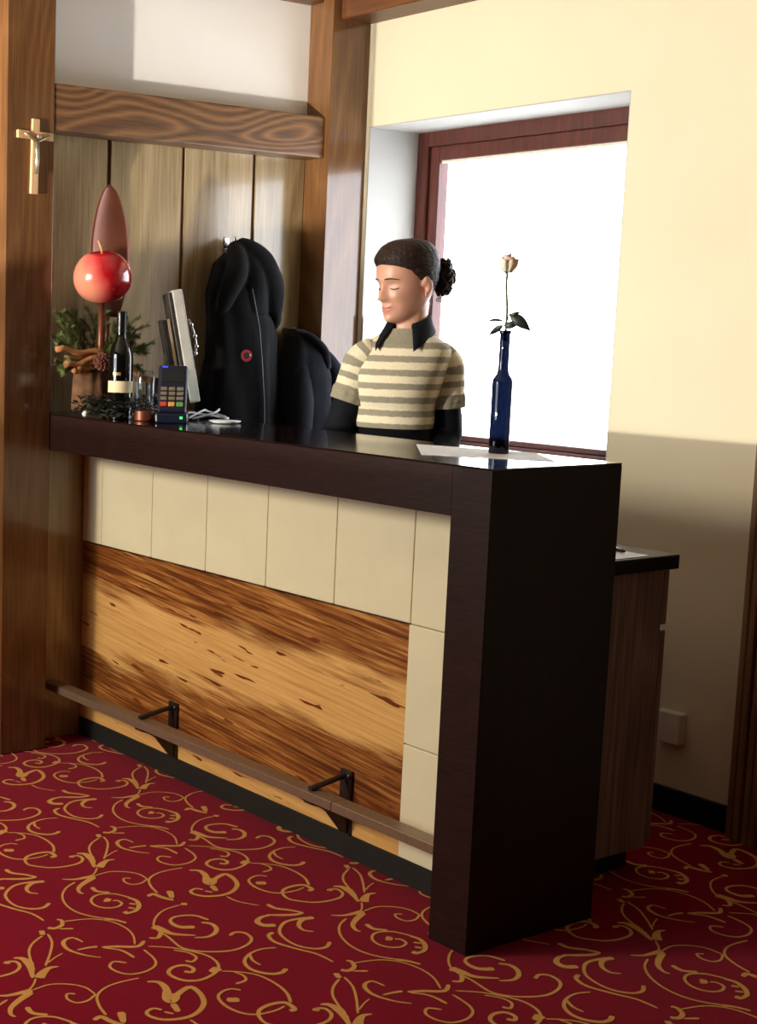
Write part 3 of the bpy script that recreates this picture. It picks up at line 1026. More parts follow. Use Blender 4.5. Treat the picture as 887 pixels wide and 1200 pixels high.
# ------------------------------------------------------------------ notices by the window
nt = sheet('notice', 'white paper notice fixed low on the window reveal beside the woman', [(0.0, 0.0), (0.155, 0.0), (0.155, 0.13), (0.0, 0.13)], 0)
nt.rotation_euler = (0, math.radians(90), 0)
nt.location = (X0 + 0.010, W + 0.066, 1.36)
nt2 = sheet('notice', 'rounded white card on the window reveal above the paper notice', [(0.0, 0.0), (0.12, 0.01), (0.12, 0.09), (0.0, 0.10)], 0)
nt2.rotation_euler = (0, math.radians(90), 0)
nt2.location = (X0 + 0.009, W + 0.155, 1.49)

# ------------------------------------------------------------------ monitor and its neighbours
mo = empty('computer_monitor', 'flat monitor seen edge-on, turned to the staff side of the counter', 'monitor', (0.30, 0.372, H), math.atan2(0.85, 0.53) - math.radians(90))
TL = Matrix.Translation((0, 0.0, 0.215)) @ Matrix.Rotation(math.radians(11), 4, 'X')
# local +Y is the screen side
bx('housing', (-0.17, 0.17, -0.016, 0.016, -0.165, 0.185), 'monitor_grey', mo, bev=0.004, seg=2, M=TL)
bx('back_shell', (-0.166, 0.166, -0.030, -0.015, -0.16, 0.18), 'monitor_dark', mo, bev=0.004, seg=2, M=TL)
bx('rear_box', (-0.13, 0.155, -0.060, -0.029, -0.07, 0.10), 'monitor_dark', mo, bev=0.004, seg=2, M=TL)
bx('rear_strip', (-0.131, 0.1565, -0.044, -0.035, -0.071, 0.101), 'monitor_beige', mo, bev=0.001, M=TL)
bx('screen', (-0.155, 0.155, 0.0155, 0.0175, -0.13, 0.165), 'black', mo, bev=0.0005, M=TL)
bm = bmesh.new()
box(bm, -0.03, 0.03, -0.06, -0.03, 0.012, 0.20, 0.004)
box(bm, -0.10, 0.10, -0.12, 0.05, 0.0, 0.014, 0.004)
bm_obj('stand', bm, 'monitor_dark', mo)
bm = bmesh.new()
P = [TL @ p for p in spline([(0.15, 0.022, 0.09), (0.155, 0.030, 0.05), (0.15, 0.032, 0.01), (0.145, 0.024, -0.02)], 6)]
tube(bm, P, 0.004, 6)
for k in (3, 8, 13, 17):
    bmesh.ops.create_icosphere(bm, subdivisions=2, radius=0.008, matrix=Matrix.Translation(P[k]))
bm_obj('glass_beads', bm, 'chrome', mo, True)

te = empty('card_terminal', 'dark blue card payment terminal with coloured keys standing on the counter', 'card terminal', (0.555, 0.155, H), math.radians(52))
# local -Y faces the visitor
bx('base', (-0.048, 0.048, -0.045, 0.06, 0.0, 0.030), 'terminal', te, bev=0.006, seg=2)
TM = Matrix.Translation((0, 0.006, 0.092)) @ Matrix.Rotation(math.radians(-22), 4, 'X')
body = bx('body', (-0.043, 0.043, -0.02, 0.028, -0.072, 0.078), 'terminal', te, bev=0.008, seg=3, M=TM)
bx('display', (-0.031, 0.031, -0.0215, -0.019, 0.022, 0.060), 'black', te, bev=0.001, M=TM)
for j, mt in enumerate(('key_red', 'key_yellow', 'key_green')):
    x = -0.024 + 0.024 * j
    bx('key', (x - 0.010, x + 0.010, -0.025, -0.019, -0.054, -0.040), mt, body, bev=0.002, M=TM)
    for r in range(3):
        z = -0.034 + r * 0.015
        bx('key', (x - 0.010, x + 0.010, -0.024, -0.019, z, z + 0.011), 'key_grey', body, bev=0.002, M=TM)
bx('status_light', (0.026, 0.034, -0.047, -0.044, 0.014, 0.021), 'led_green', te, bev=0.001)
bx('status_light', (-0.032, -0.016, -0.022, -0.018, 0.068, 0.073), 'led_blue', te, bev=0.0005, M=TM)

bm = bmesh.new()
for k, pts in enumerate(([(0.0, 0.0, 0.012), (-0.05, 0.05, 0.02), (-0.08, 0.12, 0.012), (-0.02, 0.17, 0.005), (0.03, 0.13, 0.006), (-0.01, 0.10, 0.016)],
                         [(0.0, 0.01, 0.006), (-0.03, 0.09, 0.028), (-0.09, 0.15, 0.02), (-0.06, 0.20, 0.004)],
                         [(0.01, 0.02, 0.005), (0.02, 0.09, 0.022), (-0.03, 0.15, 0.03), (-0.10, 0.18, 0.008)])):
    tube(bm, spline(pts, 8), 0.0034, 8)
o = bm_obj('cable_bundle', bm, 'cable', loc=(0.50, 0.245, H + 0.001), smooth=True)
o['label'], o['category'] = 'loose pale grey cables behind the card terminal', 'cable'

bm = bmesh.new()
lathe(bm, [(0.030, 0.0), (0.046, 0.004), (0.050, 0.008), (0.046, 0.008), (0.030, 0.004), (0.006, 0.004)], 36)
o = bm_obj('small_dish', bm, 'paper', loc=(0.625, 0.30, H), smooth=True)
o['label'], o['category'] = 'flat round white dish on the counter in front of the jacket', 'dish'

pk = bx('pink_folder', (-0.012, 0.012, -0.055, 0.055, 0.0, 0.115), 'pink_card', bev=0.002)
pk.location = (0.20, 0.435, H - 0.05)
pk.location = (0.13, 0.395, H)
pk.rotation_euler = (0, 0, math.radians(20))
pk['label'], pk['category'] = 'dull pink folder standing between the monitor and the black jacket', 'folder'

# ------------------------------------------------------------------ wine bottle, glass, rose bottle
wbt = empty('wine_bottle', 'dark wine bottle with cream label band on the left end of the counter', 'bottle', (0.377, 0.085, H))
bm = bmesh.new()
lathe(bm, [(0.030, 0.0), (0.0365, 0.003), (0.0375, 0.010), (0.0375, 0.185), (0.036, 0.200), (0.029, 0.222), (0.019, 0.240), (0.0145, 0.256), (0.0140, 0.315), (0.0150, 0.316), (0.0150, 0.322), (0.0130, 0.324)], 40)
auto_smooth(bm_obj('glass_body', bm, 'wine_glass', wbt))
bm = bmesh.new()
lathe(bm, [(0.0379, 0.082), (0.0379, 0.117)], 40, cap=False)
bm_obj('label_band', bm, 'label_cream', wbt, True)
bm = bmesh.new()
for a0 in (-1.15, -0.98, -0.81, -0.64):           # small gold print above the band
    box(bm, -0.0022, 0.0022, -0.001, 0.0006, 0.0, 0.009, M=Matrix.Translation((0.0376 * math.cos(a0), 0.0376 * math.sin(a0), 0.134)) @ Matrix.Rotation(a0 + math.pi / 2, 4, 'Z'))
bm_obj('gold_print', bm, 'gold_print', wbt)
bm = bmesh.new()
lathe(bm, [(0.0152, 0.262), (0.0148, 0.314), (0.0158, 0.315), (0.0158, 0.3235), (0.0145, 0.3265), (0.004, 0.3268)], 32)
auto_smooth(bm_obj('capsule', bm, 'capsule', wbt))

gj = empty('glass_tumbler', 'tall clear glass tumbler with coppery base between wine bottle and terminal', 'glass', (0.462, 0.118, H))
bm = bmesh.new()
lathe(bm, [(0.026, 0.026), (0.030, 0.032), (0.031, 0.130), (0.024, 0.150), (0.0225, 0.150), (0.029, 0.129), (0.028, 0.036), (0.006, 0.034)], 32)
bm_obj('glass_body', bm, 'clear_glass', gj, True)
bm = bmesh.new()
lathe(bm, [(0.028, 0.0), (0.031, 0.003), (0.031, 0.030), (0.026, 0.033)], 32)
auto_smooth(bm_obj('base_ring', bm, 'copper', gj))

rb = empty('rose_bottle', 'slim dark blue bottle used as a vase on the right end of the counter', 'vase', (1.703, 0.315, H))
bm = bmesh.new()
lathe(bm, [(0.020, 0.0), (0.0236, 0.002), (0.0240, 0.008), (0.0240, 0.170), (0.0225, 0.180), (0.0145, 0.192), (0.0122, 0.205), (0.0118, 0.285), (0.0122, 0.288), (0.0140, 0.289), (0.0140, 0.295), (0.0105, 0.296), (0.0095, 0.288)], 36)
auto_smooth(bm_obj('glass_body', bm, 'blue_bottle', rb), 50)

rs = empty('rose', 'single pale pink rose with dark leaves standing in the slim bottle', 'rose', (1.703, 0.315, H + 0.29))
ru = Vector((0.695, 0.719, 0))          # across the picture
bm = bmesh.new()
P = spline([Vector((0, 0, -0.02)), ru * 0.001 + Vector((0, 0, 0.05)), ru * -0.004 + Vector((0, 0, 0.11)), ru * -0.003 + Vector((0, 0, 0.142))], 6)
tube(bm, P, 0.0028, 8)
bm_obj('stem', bm, 'stem', rs, True)
bm = bmesh.new()
for k in range(9):                       # furled petals
    a = k * 2.4
    r = 0.0055 + 0.0016 * k
    hgt = 0.045 - 0.0018 * k
    grid = []
    for i in range(7):
        row = []
        for j in range(7):
            u, v = (i / 6 - 0.5) * 2, j / 6
            th = a + u * 1.05
            rr = r * (0.55 + 0.75 * math.sin(min(1.0, v * 1.15) * math.pi * 0.62)) + 0.003 * max(0, v - 0.8) * 5 * (k > 4)
            row.append(bm.verts.new((rr * math.cos(th), rr * math.sin(th), hgt * v * (1 - 0.16 * u * u) )))
        grid.append(row)
    for i in range(6):
        for j in range(6):
            bm.faces.new((grid[i][j], grid[i + 1][j], grid[i + 1][j + 1], grid[i][j + 1]))
solid(bm, bm.faces[:], 0.0006)
bm_obj('blossom', bm, 'rose', rs, True, loc=tuple(ru * -0.003 + Vector((0, 0, 0.142))))


def leaf(bm, base, tip, side, width, bend=0.01, n=8):
    base, tip, side = Vector(base), Vector(tip), Vector(side).normalized()
    ax = tip - base
    nr = ax.cross(side).normalized()
    rows = []
    for i in range(n + 1):
        t = i / n
        w = width * math.sin(math.pi * min(1, t * 1.02) ** 0.8) * (1 - 0.25 * t)
        c = base + ax * t + nr * bend * math.sin(math.pi * t)
        rows.append([bm.verts.new(c - side * w + nr * w * 0.25), bm.verts.new(c), bm.verts.new(c + side * w + nr * w * 0.25)])
    fs = []
    for a, b in zip(rows, rows[1:]):
        for j in range(2):
            fs.append(bm.faces.new((a[j], a[j + 1], b[j + 1], b[j])))
    solid(bm, fs, 0.0008)


dn = Vector((0, 0, 1))
toc = Vector((0.719, -0.695, 0))
for b0, t0, sd, w in ((ru * 0.008 + dn * 0.046, ru * 0.060 + dn * 0.004, dn + ru * 0.9, 0.015),
                      (ru * -0.004 + dn * 0.016, ru * 0.032 + dn * 0.022, dn, 0.010),
                      (ru * -0.006 + dn * 0.018, ru * -0.040 + dn * -0.008, dn * 0.8 - ru * 0.6, 0.008),
                      (ru * -0.004 + dn * 0.026, ru * -0.048 + dn * 0.023, dn + toc * 0.6, 0.0045),
                      (ru * 0.006 + dn * 0.040, ru * 0.034 + dn * 0.050, dn, 0.0055)):
    bm = bmesh.new()
    leaf(bm, b0, t0, sd, w)
    tube(bm, [dn * 0.02 + ru * 0.0005, b0 * 0.6 + dn * 0.008, b0], 0.0011, 6)
    bm_obj('leaf', bm, 'rose_leaf', rs, True)
bm = bmesh.new()
for k in range(5):
    a = k * 1.257
    dr = Vector((math.cos(a), math.sin(a), 0))
    leaf(bm, dr * 0.002, dr * 0.017 + dn * (-0.004 + 0.004 * (k % 2)), dn.cross(dr), 0.003, 0.002, 4)
bm_obj('sepals', bm, 'stem', rs, True, loc=tuple(ru * -0.003 + Vector((0, 0, 0.141))))

# ------------------------------------------------------------------ evergreen arrangement and the apple ornament
ar = empty('evergreen_arrangement', 'rustic arrangement of fir sprigs, cut sticks and a pine cone on a bark stump', 'flower arrangement', (0.17, 0.105, H))
bm = bmesh.new()
rg = []
for k in range(9):
    z = 0.015 + 0.125 * k / 8
    rg.append([Vector(((0.052 + 0.007 * noise.noise((math.cos(a) * 2, math.sin(a) * 2, z * 9)) + 0.004 * math.sin(9 * a)) * math.cos(a), (0.052 + 0.007 * noise.noise((math.cos(a) * 2, math.sin(a) * 2, z * 9)) + 0.004 * math.sin(9 * a)) * math.sin(a), z)) for a in [2 * math.pi * i / 36 for i in range(36)]])
loft(bm, rg)
bm_obj('bark_stump', bm, 'bark', ar, True)


def fir(base, tip, droop, n, length, seed):
    rnd = random.Random(seed)
    bm = bmesh.new()
    base, tip = Vector(base), Vector(tip)
    mid = (base + tip) / 2 + Vector((0, 0, droop))
    P = spline([base, mid, tip], 10)
    tube(bm, P, [0.0028 - 0.0018 * i / len(P) for i in range(len(P))], 5)
    twigs = [(P, 1.0)]
    ax = (tip - base)
    for s in (-1, 1):
        for f in (0.35, 0.55, 0.75):
            q = P[int(f * (len(P) - 1))]
            sd = ax.cross(Vector((0, 0, 1))).normalized() * s
            e = q + ax * 0.28 + sd * ax.length * 0.26 * (1.1 - f * 0.5) + Vector((0, 0, rnd.uniform(-0.01, 0.02)))
            T = spline([q, (q + e) / 2 + Vector((0, 0, 0.006)), e], 6)
            tube(bm, T, 0.0012, 4)
            twigs.append((T, 0.85))
    for T, kf in twigs:
        for j in range(int(n * (1.0 if T is P else 0.45))):
            t = rnd.random()
            i = min(int(t * (len(T) - 1)), len(T) - 2)
            q = T[i].lerp(T[i + 1], rnd.random())
            d = (T[i + 1] - T[i]).normalized()
            o = d.orthogonal().normalized()
            o.rotate(Matrix.Rotation(rnd.uniform(0, 6.283), 3, d))
            dr = (d * 0.75 + o).normalized() * length * kf * rnd.uniform(0.7, 1.15)
            w = d.cross(o).normalized() * 0.0010
            a, b, c = bm.verts.new(q + w), bm.verts.new(q - w), bm.verts.new(q + dr)
            m1 = bm.verts.new(q + dr * 0.5 + w * 1.3 + o.cross(d) * 0.0)
            bm.faces.new((a, b, c))
            bm.faces.new((a, m1, c))
    return bm


SP = [((-0.01, 0.0, 0.13), (-0.02, -0.11, 0.22), 0.02), ((0.0, 0.02, 0.14), (-0.02, 0.16, 0.28), 0.02), ((0.0, 0.0, 0.15), (-0.06, -0.04, 0.32), 0.0),
      ((0.0, 0.0, 0.14), (-0.05, 0.05, 0.31), 0.0), ((0.02, 0.03, 0.13), (0.03, 0.19, 0.20), 0.03), ((0.01, -0.02, 0.13), (-0.06, -0.08, 0.29), 0.01),
      ((0.0, 0.02, 0.13), (-0.05, 0.20, 0.25), 0.03), ((0.0, -0.02, 0.12), (0.03, -0.12, 0.14), 0.02), ((0.02, 0.0, 0.14), (0.06, 0.06, 0.25), 0.01), ((0.02, 0.04, 0.12), (0.05, 0.15, 0.12), 0.03)]
for k, (b0, t0, dr) in enumerate(SP):
    bm_obj('fir_sprig', fir(b0, t0, dr, 260, 0.024, 20 + k), 'needle', ar)
for k, (a, b, r) in enumerate((((0.03, -0.145, 0.205), (0.05, 0.03, 0.195), 0.0095), ((0.05, -0.125, 0.155), (0.06, 0.02, 0.185), 0.0100), ((0.035, -0.115, 0.175), (0.03, 0.06, 0.205), 0.0075),
                               ((0.06, -0.10, 0.143), (0.05, -0.03, 0.150), 0.0090), ((0.09, 0.05, 0.165), (0.11, 0.165, 0.105), 0.0110), ((0.02, -0.02, 0.16), (0.07, 0.10, 0.17), 0.008))):
    bm = bmesh.new()
    A, B = Vector(a), Vector(b)
    P = [A.lerp(B, i / 8) + Vector((0, 0, 0.006 * math.sin(i * 1.3 + k))) for i in range(9)]
    tube(bm, P, [r * (1 + 0.18 * math.sin(i * 2.1 + k)) for i in range(9)], 10)
    bm_obj('stick', bm, 'twig', ar, True)
# pine cone
bm = bmesh.new()
CM = Matrix.Translation((0.095, -0.012, 0.168)) @ Matrix.Rotation(math.radians(70), 4, 'X') @ Matrix.Rotation(math.radians(20), 4, 'Y')
lathe(bm, [(0.004, -0.034), (0.015, -0.02), (0.017, 0.0), (0.012, 0.02), (0.003, 0.034)], 12, M=CM)
for k in range(70):
    t = k / 69
    a = k * 2.39996
    z = -0.03 + 0.062 * t
    r = 0.021 * math.sin(math.pi * (0.12 + 0.8 * t)) + 0.004
    dr = Vector((math.cos(a), math.sin(a), 0.55)).normalized()
    tg = Vector((-math.sin(a), math.cos(a), 0))
    p = Vector((0, 0, z)) + Vector((math.cos(a), math.sin(a), 0)) * r * 0.55
    q = p + dr * r * 0.62
    w = 0.0052
    nrm = dr.cross(tg)
    vs = [bm.verts.new(CM @ x) for x in (p - tg * w * 0.4, p + tg * w * 0.4, q + tg * w, q + dr * 0.002, q - tg * w, p + nrm * 0.002, q + nrm * 0.003)]
    bm.faces.new((vs[0], vs[1], vs[2], vs[3], vs[4]))
    bm.faces.new((vs[2], vs[3], vs[6]))
    bm.faces.new((vs[3], vs[4], vs[6]))
    bm.faces.new((vs[1], vs[2], vs[6]))
    bm.faces.new((vs[0], vs[6], vs[4]))
bm_obj('pine_cone', bm, 'cone', ar)

# dark foliage lying round the stump
gr = random.Random(5)
bm = bmesh.new()
for k in range(620):
    y = gr.uniform(0.022, 0.135) if k % 4 else gr.uniform(0.12, 0.26)
    x = gr.uniform(0.13, 0.38) - 0.10
    c = Vector((x, y - 0.105, gr.uniform(0.004, 0.058)))
    if math.hypot(c.x - 0.207, c.y + 0.02) < 0.062 or math.hypot(c.x, c.y) < 0.075:
        continue
    a = gr.uniform(0, 6.283)
    dr = Vector((math.cos(a), math.sin(a), gr.uniform(-0.1, 0.5)))
    tip = c + dr * gr.uniform(0.018, 0.036)
    tip.z = max(tip.z, 0.004)
    tip.x = max(tip.x, -0.06)
    leaf(bm, c, tip, Vector((-math.sin(a), math.cos(a), gr.uniform(-0.3, 0.3))), 0.010, 0.002, 3)
for v in bm.verts:
    v.co.z = max(v.co.z, 0.001)
    v.co.y = max(v.co.y, -0.10)
o = bm_obj('ivy_garland', bm, 'ivy', loc=(0.17, 0.105, H))
o['label'], o['category'], o['kind'] = 'dark leafy garland lying on the counter round the bark stump', 'foliage', 'stuff'
bm = bmesh.new()
bmesh.ops.create_uvsphere(bm, u_segments=16, v_segments=10, radius=0.010)
o = bm_obj('small_bauble', bm, 'bulb', loc=(0.285, 0.018, H + 0.011), smooth=True)
o['label'], o['category'] = 'tiny white bauble among the dark leaves by the oak column', 'bauble'

ap = empty('apple_ornament', 'large glossy red apple ornament with a copper leaf on a stake', 'ornament', (0.20, 0.124, H + 0.12))
bm = bmesh.new()
prof = []
R = 0.0925
for i in range(33):
    t = math.pi * i / 32
    r = R * math.sin(t) * (1.0 + 0.06 * math.cos(t))
    z = -R * 0.94 * math.cos(t)
    z -= 0.034 * math.exp(-(r / 0.026) ** 2) if i > 16 else 0
    z += 0.022 * math.exp(-(r / 0.022) ** 2) if i < 16 else 0
    prof.append((max(r, 0.0006), z))
lathe(bm, prof, 48)
apo = bm_obj('apple_body', bm, 'apple', ap, True, loc=(0, 0, 0.315))
apo.rotation_euler = (math.radians(8), math.radians(6), 0)
bm = bmesh.new()
tube(bm, spline([(0, 0, 0.355), (0.002, -0.006, 0.395), (-0.006, -0.014, 0.425)], 5), [0.0035] * 8 + [0.003, 0.003, 0.004], 8)
bm_obj('apple_stem', bm, 'twig', ap, True)
bm = bmesh.new()
tube(bm, [(0, 0, -0.10), (0, 0.002, 0.0), (0, 0, 0.10), (0, 0, 0.245)], [0.012, 0.014, 0.013, 0.010], 12)
bm_obj('stake', bm, 'copper', ap, True)
# copper leaf: pointed oval with a cupped blade
bm = bmesh.new()
rows = []
for i in range(25):
    t = i / 24
    w = 0.074 * (math.sin(math.pi * (0.06 + 0.94 * t)) ** 0.58) * (1.0 if t < 0.5 else (1 - 0.05 * (t - 0.5)))
    if i == 24:
        w = 0.0015
    z = 0.19 + 0.415 * t
    row = []
    for j in range(13):
        u = (j / 12 - 0.5) * 2
        row.append(bm.verts.new(Vector((-0.075 + 0.014 * u * u * w / 0.07 + 0.04 * (t - 0.4) ** 2, 0.06 + u * w + 0.012 * (1 - t), z))))
    rows.append(row)
fs = []
for a, b in zip(rows, rows[1:]):
    for j in range(12):
        fs.append(bm.faces.new((a[j], a[j + 1], b[j + 1], b[j])))
solid(bm, fs, 0.003)
bm_obj('copper_leaf', bm, 'copper', ap, True)
bm = bmesh.new()
tube(bm, [(-0.02, 0.03, 0.10), (-0.05, 0.055, 0.16), (-0.075, 0.068, 0.22)], 0.007, 8)
bm_obj('leaf_stalk', bm, 'copper', ap, True)

# ------------------------------------------------------------------ the woman behind the counter
WR = math.radians(45.97)
wo = empty('person', 'woman in striped short-sleeved jumper over black shirt, hair in a bun, looking down', 'person', (0.965, 0.72, 0.0), WR)
TY = math.radians(-20)            # torso turned to the picture's left


def ell(c, a, b, yaw=0.0, n=28, p=2.3):
    out = []
    ca, sa = math.cos(yaw), math.sin(yaw)
    for i in range(n):
        t = 2 * math.pi * i / n
        x = a * math.copysign(abs(math.cos(t)) ** (2 / p), math.cos(t))
        y = b * math.copysign(abs(math.sin(t)) ** (2 / p), math.sin(t))
        out.append(Vector((c[0] + x * ca - y * sa, c[1] + x * sa + y * ca, c[2])))
    return out


HZ = 1.422                        # chin height
HC = Vector((-0.006, 0.005, HZ))
HY = math.radians(-49)            # head turned further to the left
HEAD = Matrix.Translation(HC) @ Matrix.Rotation(HY, 4, 'Z') @ Matrix.Rotation(math.radians(9), 4, 'X')
PR = [(-0.004, 0.060, -0.030, 0.016), (0.004, 0.080, -0.012, 0.034), (0.018, 0.088, 0.018, 0.045), (0.038, 0.087, 0.046, 0.053), (0.060, 0.086, 0.068, 0.060), (0.085, 0.086, 0.082, 0.066),
      (0.110, 0.088, 0.090, 0.070), (0.135, 0.092, 0.094, 0.072), (0.160, 0.089, 0.093, 0.072), (0.185, 0.076, 0.084, 0.066), (0.205, 0.054, 0.064, 0.051), (0.219, 0.026, 0.034, 0.028), (0.223, 0.006, 0.010, 0.008)]


def prof_at(z):
    if z <= PR[0][0]:
        return PR[0][1:]
    for i in range(len(PR) - 1):
        if z <= PR[i + 1][0]:
            t = (z - PR[i][0]) / (PR[i + 1][0] - PR[i][0])
            p0, p1, p2, p3 = PR[max(0, i - 1)], PR[i], PR[i + 1], PR[min(len(PR) - 1, i + 2)]
            o = []
            for k in (1, 2, 3):
                o.append(0.5 * (2 * p1[k] + (p2[k] - p0[k]) * t + (2 * p0[k] - 5 * p1[k] + 4 * p2[k] - p3[k]) * t * t + (3 * p1[k] - p0[k] - 3 * p2[k] + p3[k]) * t ** 3))
            return o
    return PR[-1][1:]


def g2(s, z, s0, z0, ws, wz):
    return math.exp(-((s - s0) / ws) ** 2 - ((z - z0) / wz) ** 2)


def face_relief(s, z):
    f = 0.0
    # nose: bridge, slope, tip and wings
    if 0.058 < z < 0.13:
        t = max(0, min(1, (0.122 - z) / 0.050))
        f += (0.005 + 0.024 * t ** 1.2) * math.exp(-(s / (0.0075 + 0.004 * t)) ** 2) * (1 if z > 0.072 else max(0, (z - 0.060) / 0.012))
    f += 0.008 * (g2(s, z, 0.012, 0.071, 0.007, 0.008) + g2(s, z, -0.012, 0.071, 0.007, 0.008))
    f += 0.005 * (g2(s, z, 0.026, 0.127, 0.022, 0.008) + g2(s, z, -0.026, 0.127, 0.022, 0.008))       # brow
    f -= 0.012 * (g2(s, z, 0.031, 0.109, 0.015, 0.010) + g2(s, z, -0.031, 0.109, 0.015, 0.010))       # sockets
    f += 0.007 * (g2(s, z, 0.032, 0.107, 0.011, 0.007) + g2(s, z, -0.032, 0.107, 0.011, 0.007))       # lids
    f += 0.008 * (g2(s, z, 0.041, 0.076, 0.016, 0.015) + g2(s, z, -0.041, 0.076, 0.016, 0.015))
    f -= 0.003 * (g2(s, z, 0.030, 0.050, 0.007, 0.012) + g2(s, z, -0.030, 0.050, 0.007, 0.012))       # cheeks
    f += 0.007 * g2(s, z, 0, 0.047, 0.018, 0.006) + 0.007 * g2(s, z, 0, 0.034, 0.015, 0.006)          # lips
    f -= 0.004 * g2(s, z, 0, 0.0405, 0.020, 0.0025)
    f -= 0.003 * g2(s, z, 0, 0.024, 0.016, 0.006)
    f += 0.007 * g2(s, z, 0, 0.009, 0.016, 0.011)                                                      # chin
    return f


def head_point(th, z, grow=0.0):
    """th: 0 = straight ahead (-Y), positive to the person's left (+X)"""
    f, b, w = prof_at(z)
    s = (w + grow) * math.sin(th)
    c = math.cos(th)
    fl = math.copysign(abs(c) ** 0.85, c)
    y = -(f + grow) * fl if c > 0 else -(b + grow) * fl
    if c > 0:
        y -= face_relief(s, z) * min(1, c * 1.6)
    return Vector((s, y, z))


def front_y(s, z):
    f, b, w = prof_at(z)
    th = math.asin(max(-1, min(1, s / w)))
    return head_point(th, z)


def capsule(bm, a, b, ra, rb, n=14):
    A, B = Vector(a), Vector(b)
    d = (B - A).normalized()
    pts = [A - d * ra * 0.9, A - d * ra * 0.6, A, A.lerp(B, 0.5), B, B + d * rb * 0.6, B + d * rb * 0.9]
    tube(bm, pts, [ra * 0.35, ra * 0.8, ra, (ra + rb) / 2, rb, rb * 0.8, rb * 0.35], n)


SH_R, EL_R, WR_R = Vector((-0.128, -0.005, 1.322)), Vector((-0.196, -0.015, 1.095)), Vector((-0.285, -0.105, 0.935))
SH_L, EL_L, WR_L = Vector((0.100, 0.005, 1.318)), Vector((0.116, 0.015, 1.085)), Vector((0.055, -0.135, 0.935))

bm = bmesh.new()
body_rows = [(0.86, -0.03, 0.0, 0.165, 0.105), (0.95, -0.03, 0.0, 0.160, 0.105), (1.02, -0.034, 0.0, 0.122, 0.090), (1.08, -0.037, 0.0, 0.106, 0.084), (1.14, -0.037, 0.0, 0.108, 0.087), (1.20, -0.034, -0.005, 0.116, 0.102),
             (1.26, -0.028, -0.006, 0.126, 0.104), (1.31, -0.020, 0.0, 0.128, 0.086), (1.342, -0.014, 0.004, 0.096, 0.066), (1.37, -0.010, 0.008, 0.085, 0.056), (1.39, -0.006, 0.010, 0.056, 0.050), (1.41, -0.004, 0.010, 0.049, 0.049),
             (1.44, -0.002, 0.010, 0.047, 0.050), (1.475, 0.0, 0.010, 0.048, 0.052)]
loft(bm, [ell((cx, cy, z), a, b, TY) for z, cx, cy, a, b in body_rows])
# head
NT_, NZ_ = 72, 84
vr = []
for iz in range(NZ_):
    z = -0.004 + 0.227 * iz / (NZ_ - 1)
    vr.append([HEAD @ head_point(2 * math.pi * it / NT_, z) for it in range(NT_)])
loft(bm, vr)
# ears
for s in (-1, 1):
    for (y, z, r) in ((0.010, 0.112, 0.011), (0.018, 0.100, 0.011), (0.015, 0.086, 0.010), (0.007, 0.073, 0.009), (0.002, 0.104, 0.008)):
        bmesh.ops.create_icosphere(bm, subdivisions=2, radius=r, matrix=HEAD @ Matrix.Translation((s * (0.073 + 0.35 * y), y, z)) @ Matrix.Diagonal((0.6, 1.0, 1.3, 1.0)))
# arms
for sh, el, wr, in ((SH_R, EL_R, WR_R), (SH_L, EL_L, WR_L)):
    capsule(bm, sh + (el - sh) * 0.14, el, 0.038, 0.034)
    capsule(bm, el, wr, 0.037, 0.024)
# hands lying on the shelf, fingers slightly curled
for wr, fwd in ((WR_R, Vector((-0.62, -0.78, 0)).normalized()), (WR_L, Vector((-0.55, -0.84, 0)).normalized())):
    sd = Vector((0, 0, 1)).cross(fwd).normalized()
    dnv = Vector((0, 0, -1))
    pc = wr + fwd * 0.045 + dnv * 0.024
    for k in (-1.5, -0.5, 0.5, 1.5):
        capsule(bm, wr + sd * k * 0.011 + dnv * 0.004, pc + fwd * 0.04 + sd * k * 0.019 + dnv * 0.010, 0.015, 0.0115, 10)
    kb = pc + fwd * 0.045 + dnv * 0.010
    for k, ln in zip((-1.5, -0.5, 0.5, 1.5), (0.058, 0.072, 0.076, 0.066)):
        p0 = kb + sd * k * 0.0195
        p1 = p0 + fwd * ln * 0.5 + dnv * 0.006
        p2 = p1 + fwd * ln * 0.30 + dnv * 0.012
        p3 = p2 + fwd * ln * 0.18 + dnv * 0.008
        tube(bm, [p0 - fwd * 0.01, p0, p1, p2, p3, p3 + fwd * 0.004], [0.0085, 0.0092, 0.0086, 0.0080, 0.0070, 0.003], 10)
    ts = 1 if wr is WR_R else -1
    t0 = wr + fwd * 0.02 + sd * 0.026 * -ts + dnv * 0.012
    tube(bm, [t0, t0 + fwd * 0.03 - sd * ts * 0.016 + dnv * 0.008, t0 + fwd * 0.055 - sd * ts * 0.018 + dnv * 0.014, t0 + fwd * 0.072 - sd * ts * 0.015 + dnv * 0.018], [0.012, 0.0105, 0.0095, 0.006], 10)
# legs and feet
for s in (-1, 1):
    hx = -0.03 + s * 0.085
    capsule(bm, (hx, 0, 0.87), (hx + s * 0.005, 0.0, 0.48), 0.085, 0.055, 18)
    capsule(bm, (hx + s * 0.005, 0.0, 0.48), (hx + s * 0.008, 0.015, 0.09), 0.053, 0.036, 16)
    capsule(bm, (hx + s * 0.008, 0.015, 0.055), (hx + s * 0.02, -0.13, 0.035), 0.036, 0.030, 14)
tmp = bm_obj('body_tmp', bm, 'skin')
md = tmp.modifiers.new('remesh', 'REMESH')
md.mode = 'VOXEL'
md.voxel_size = 0.0036
md.use_smooth_shade = True
sm = tmp.modifiers.new('smooth', 'SMOOTH')
sm.factor = 0.5
sm.iterations = 3
dg = bpy.context.evaluated_depsgraph_get()
me = bpy.data.meshes.new_from_object(tmp.evaluated_get(dg))
bpy.data.objects.remove(tmp)
bo = bpy.data.objects.new('body', me)
COL.objects.link(bo)
bo.parent = wo
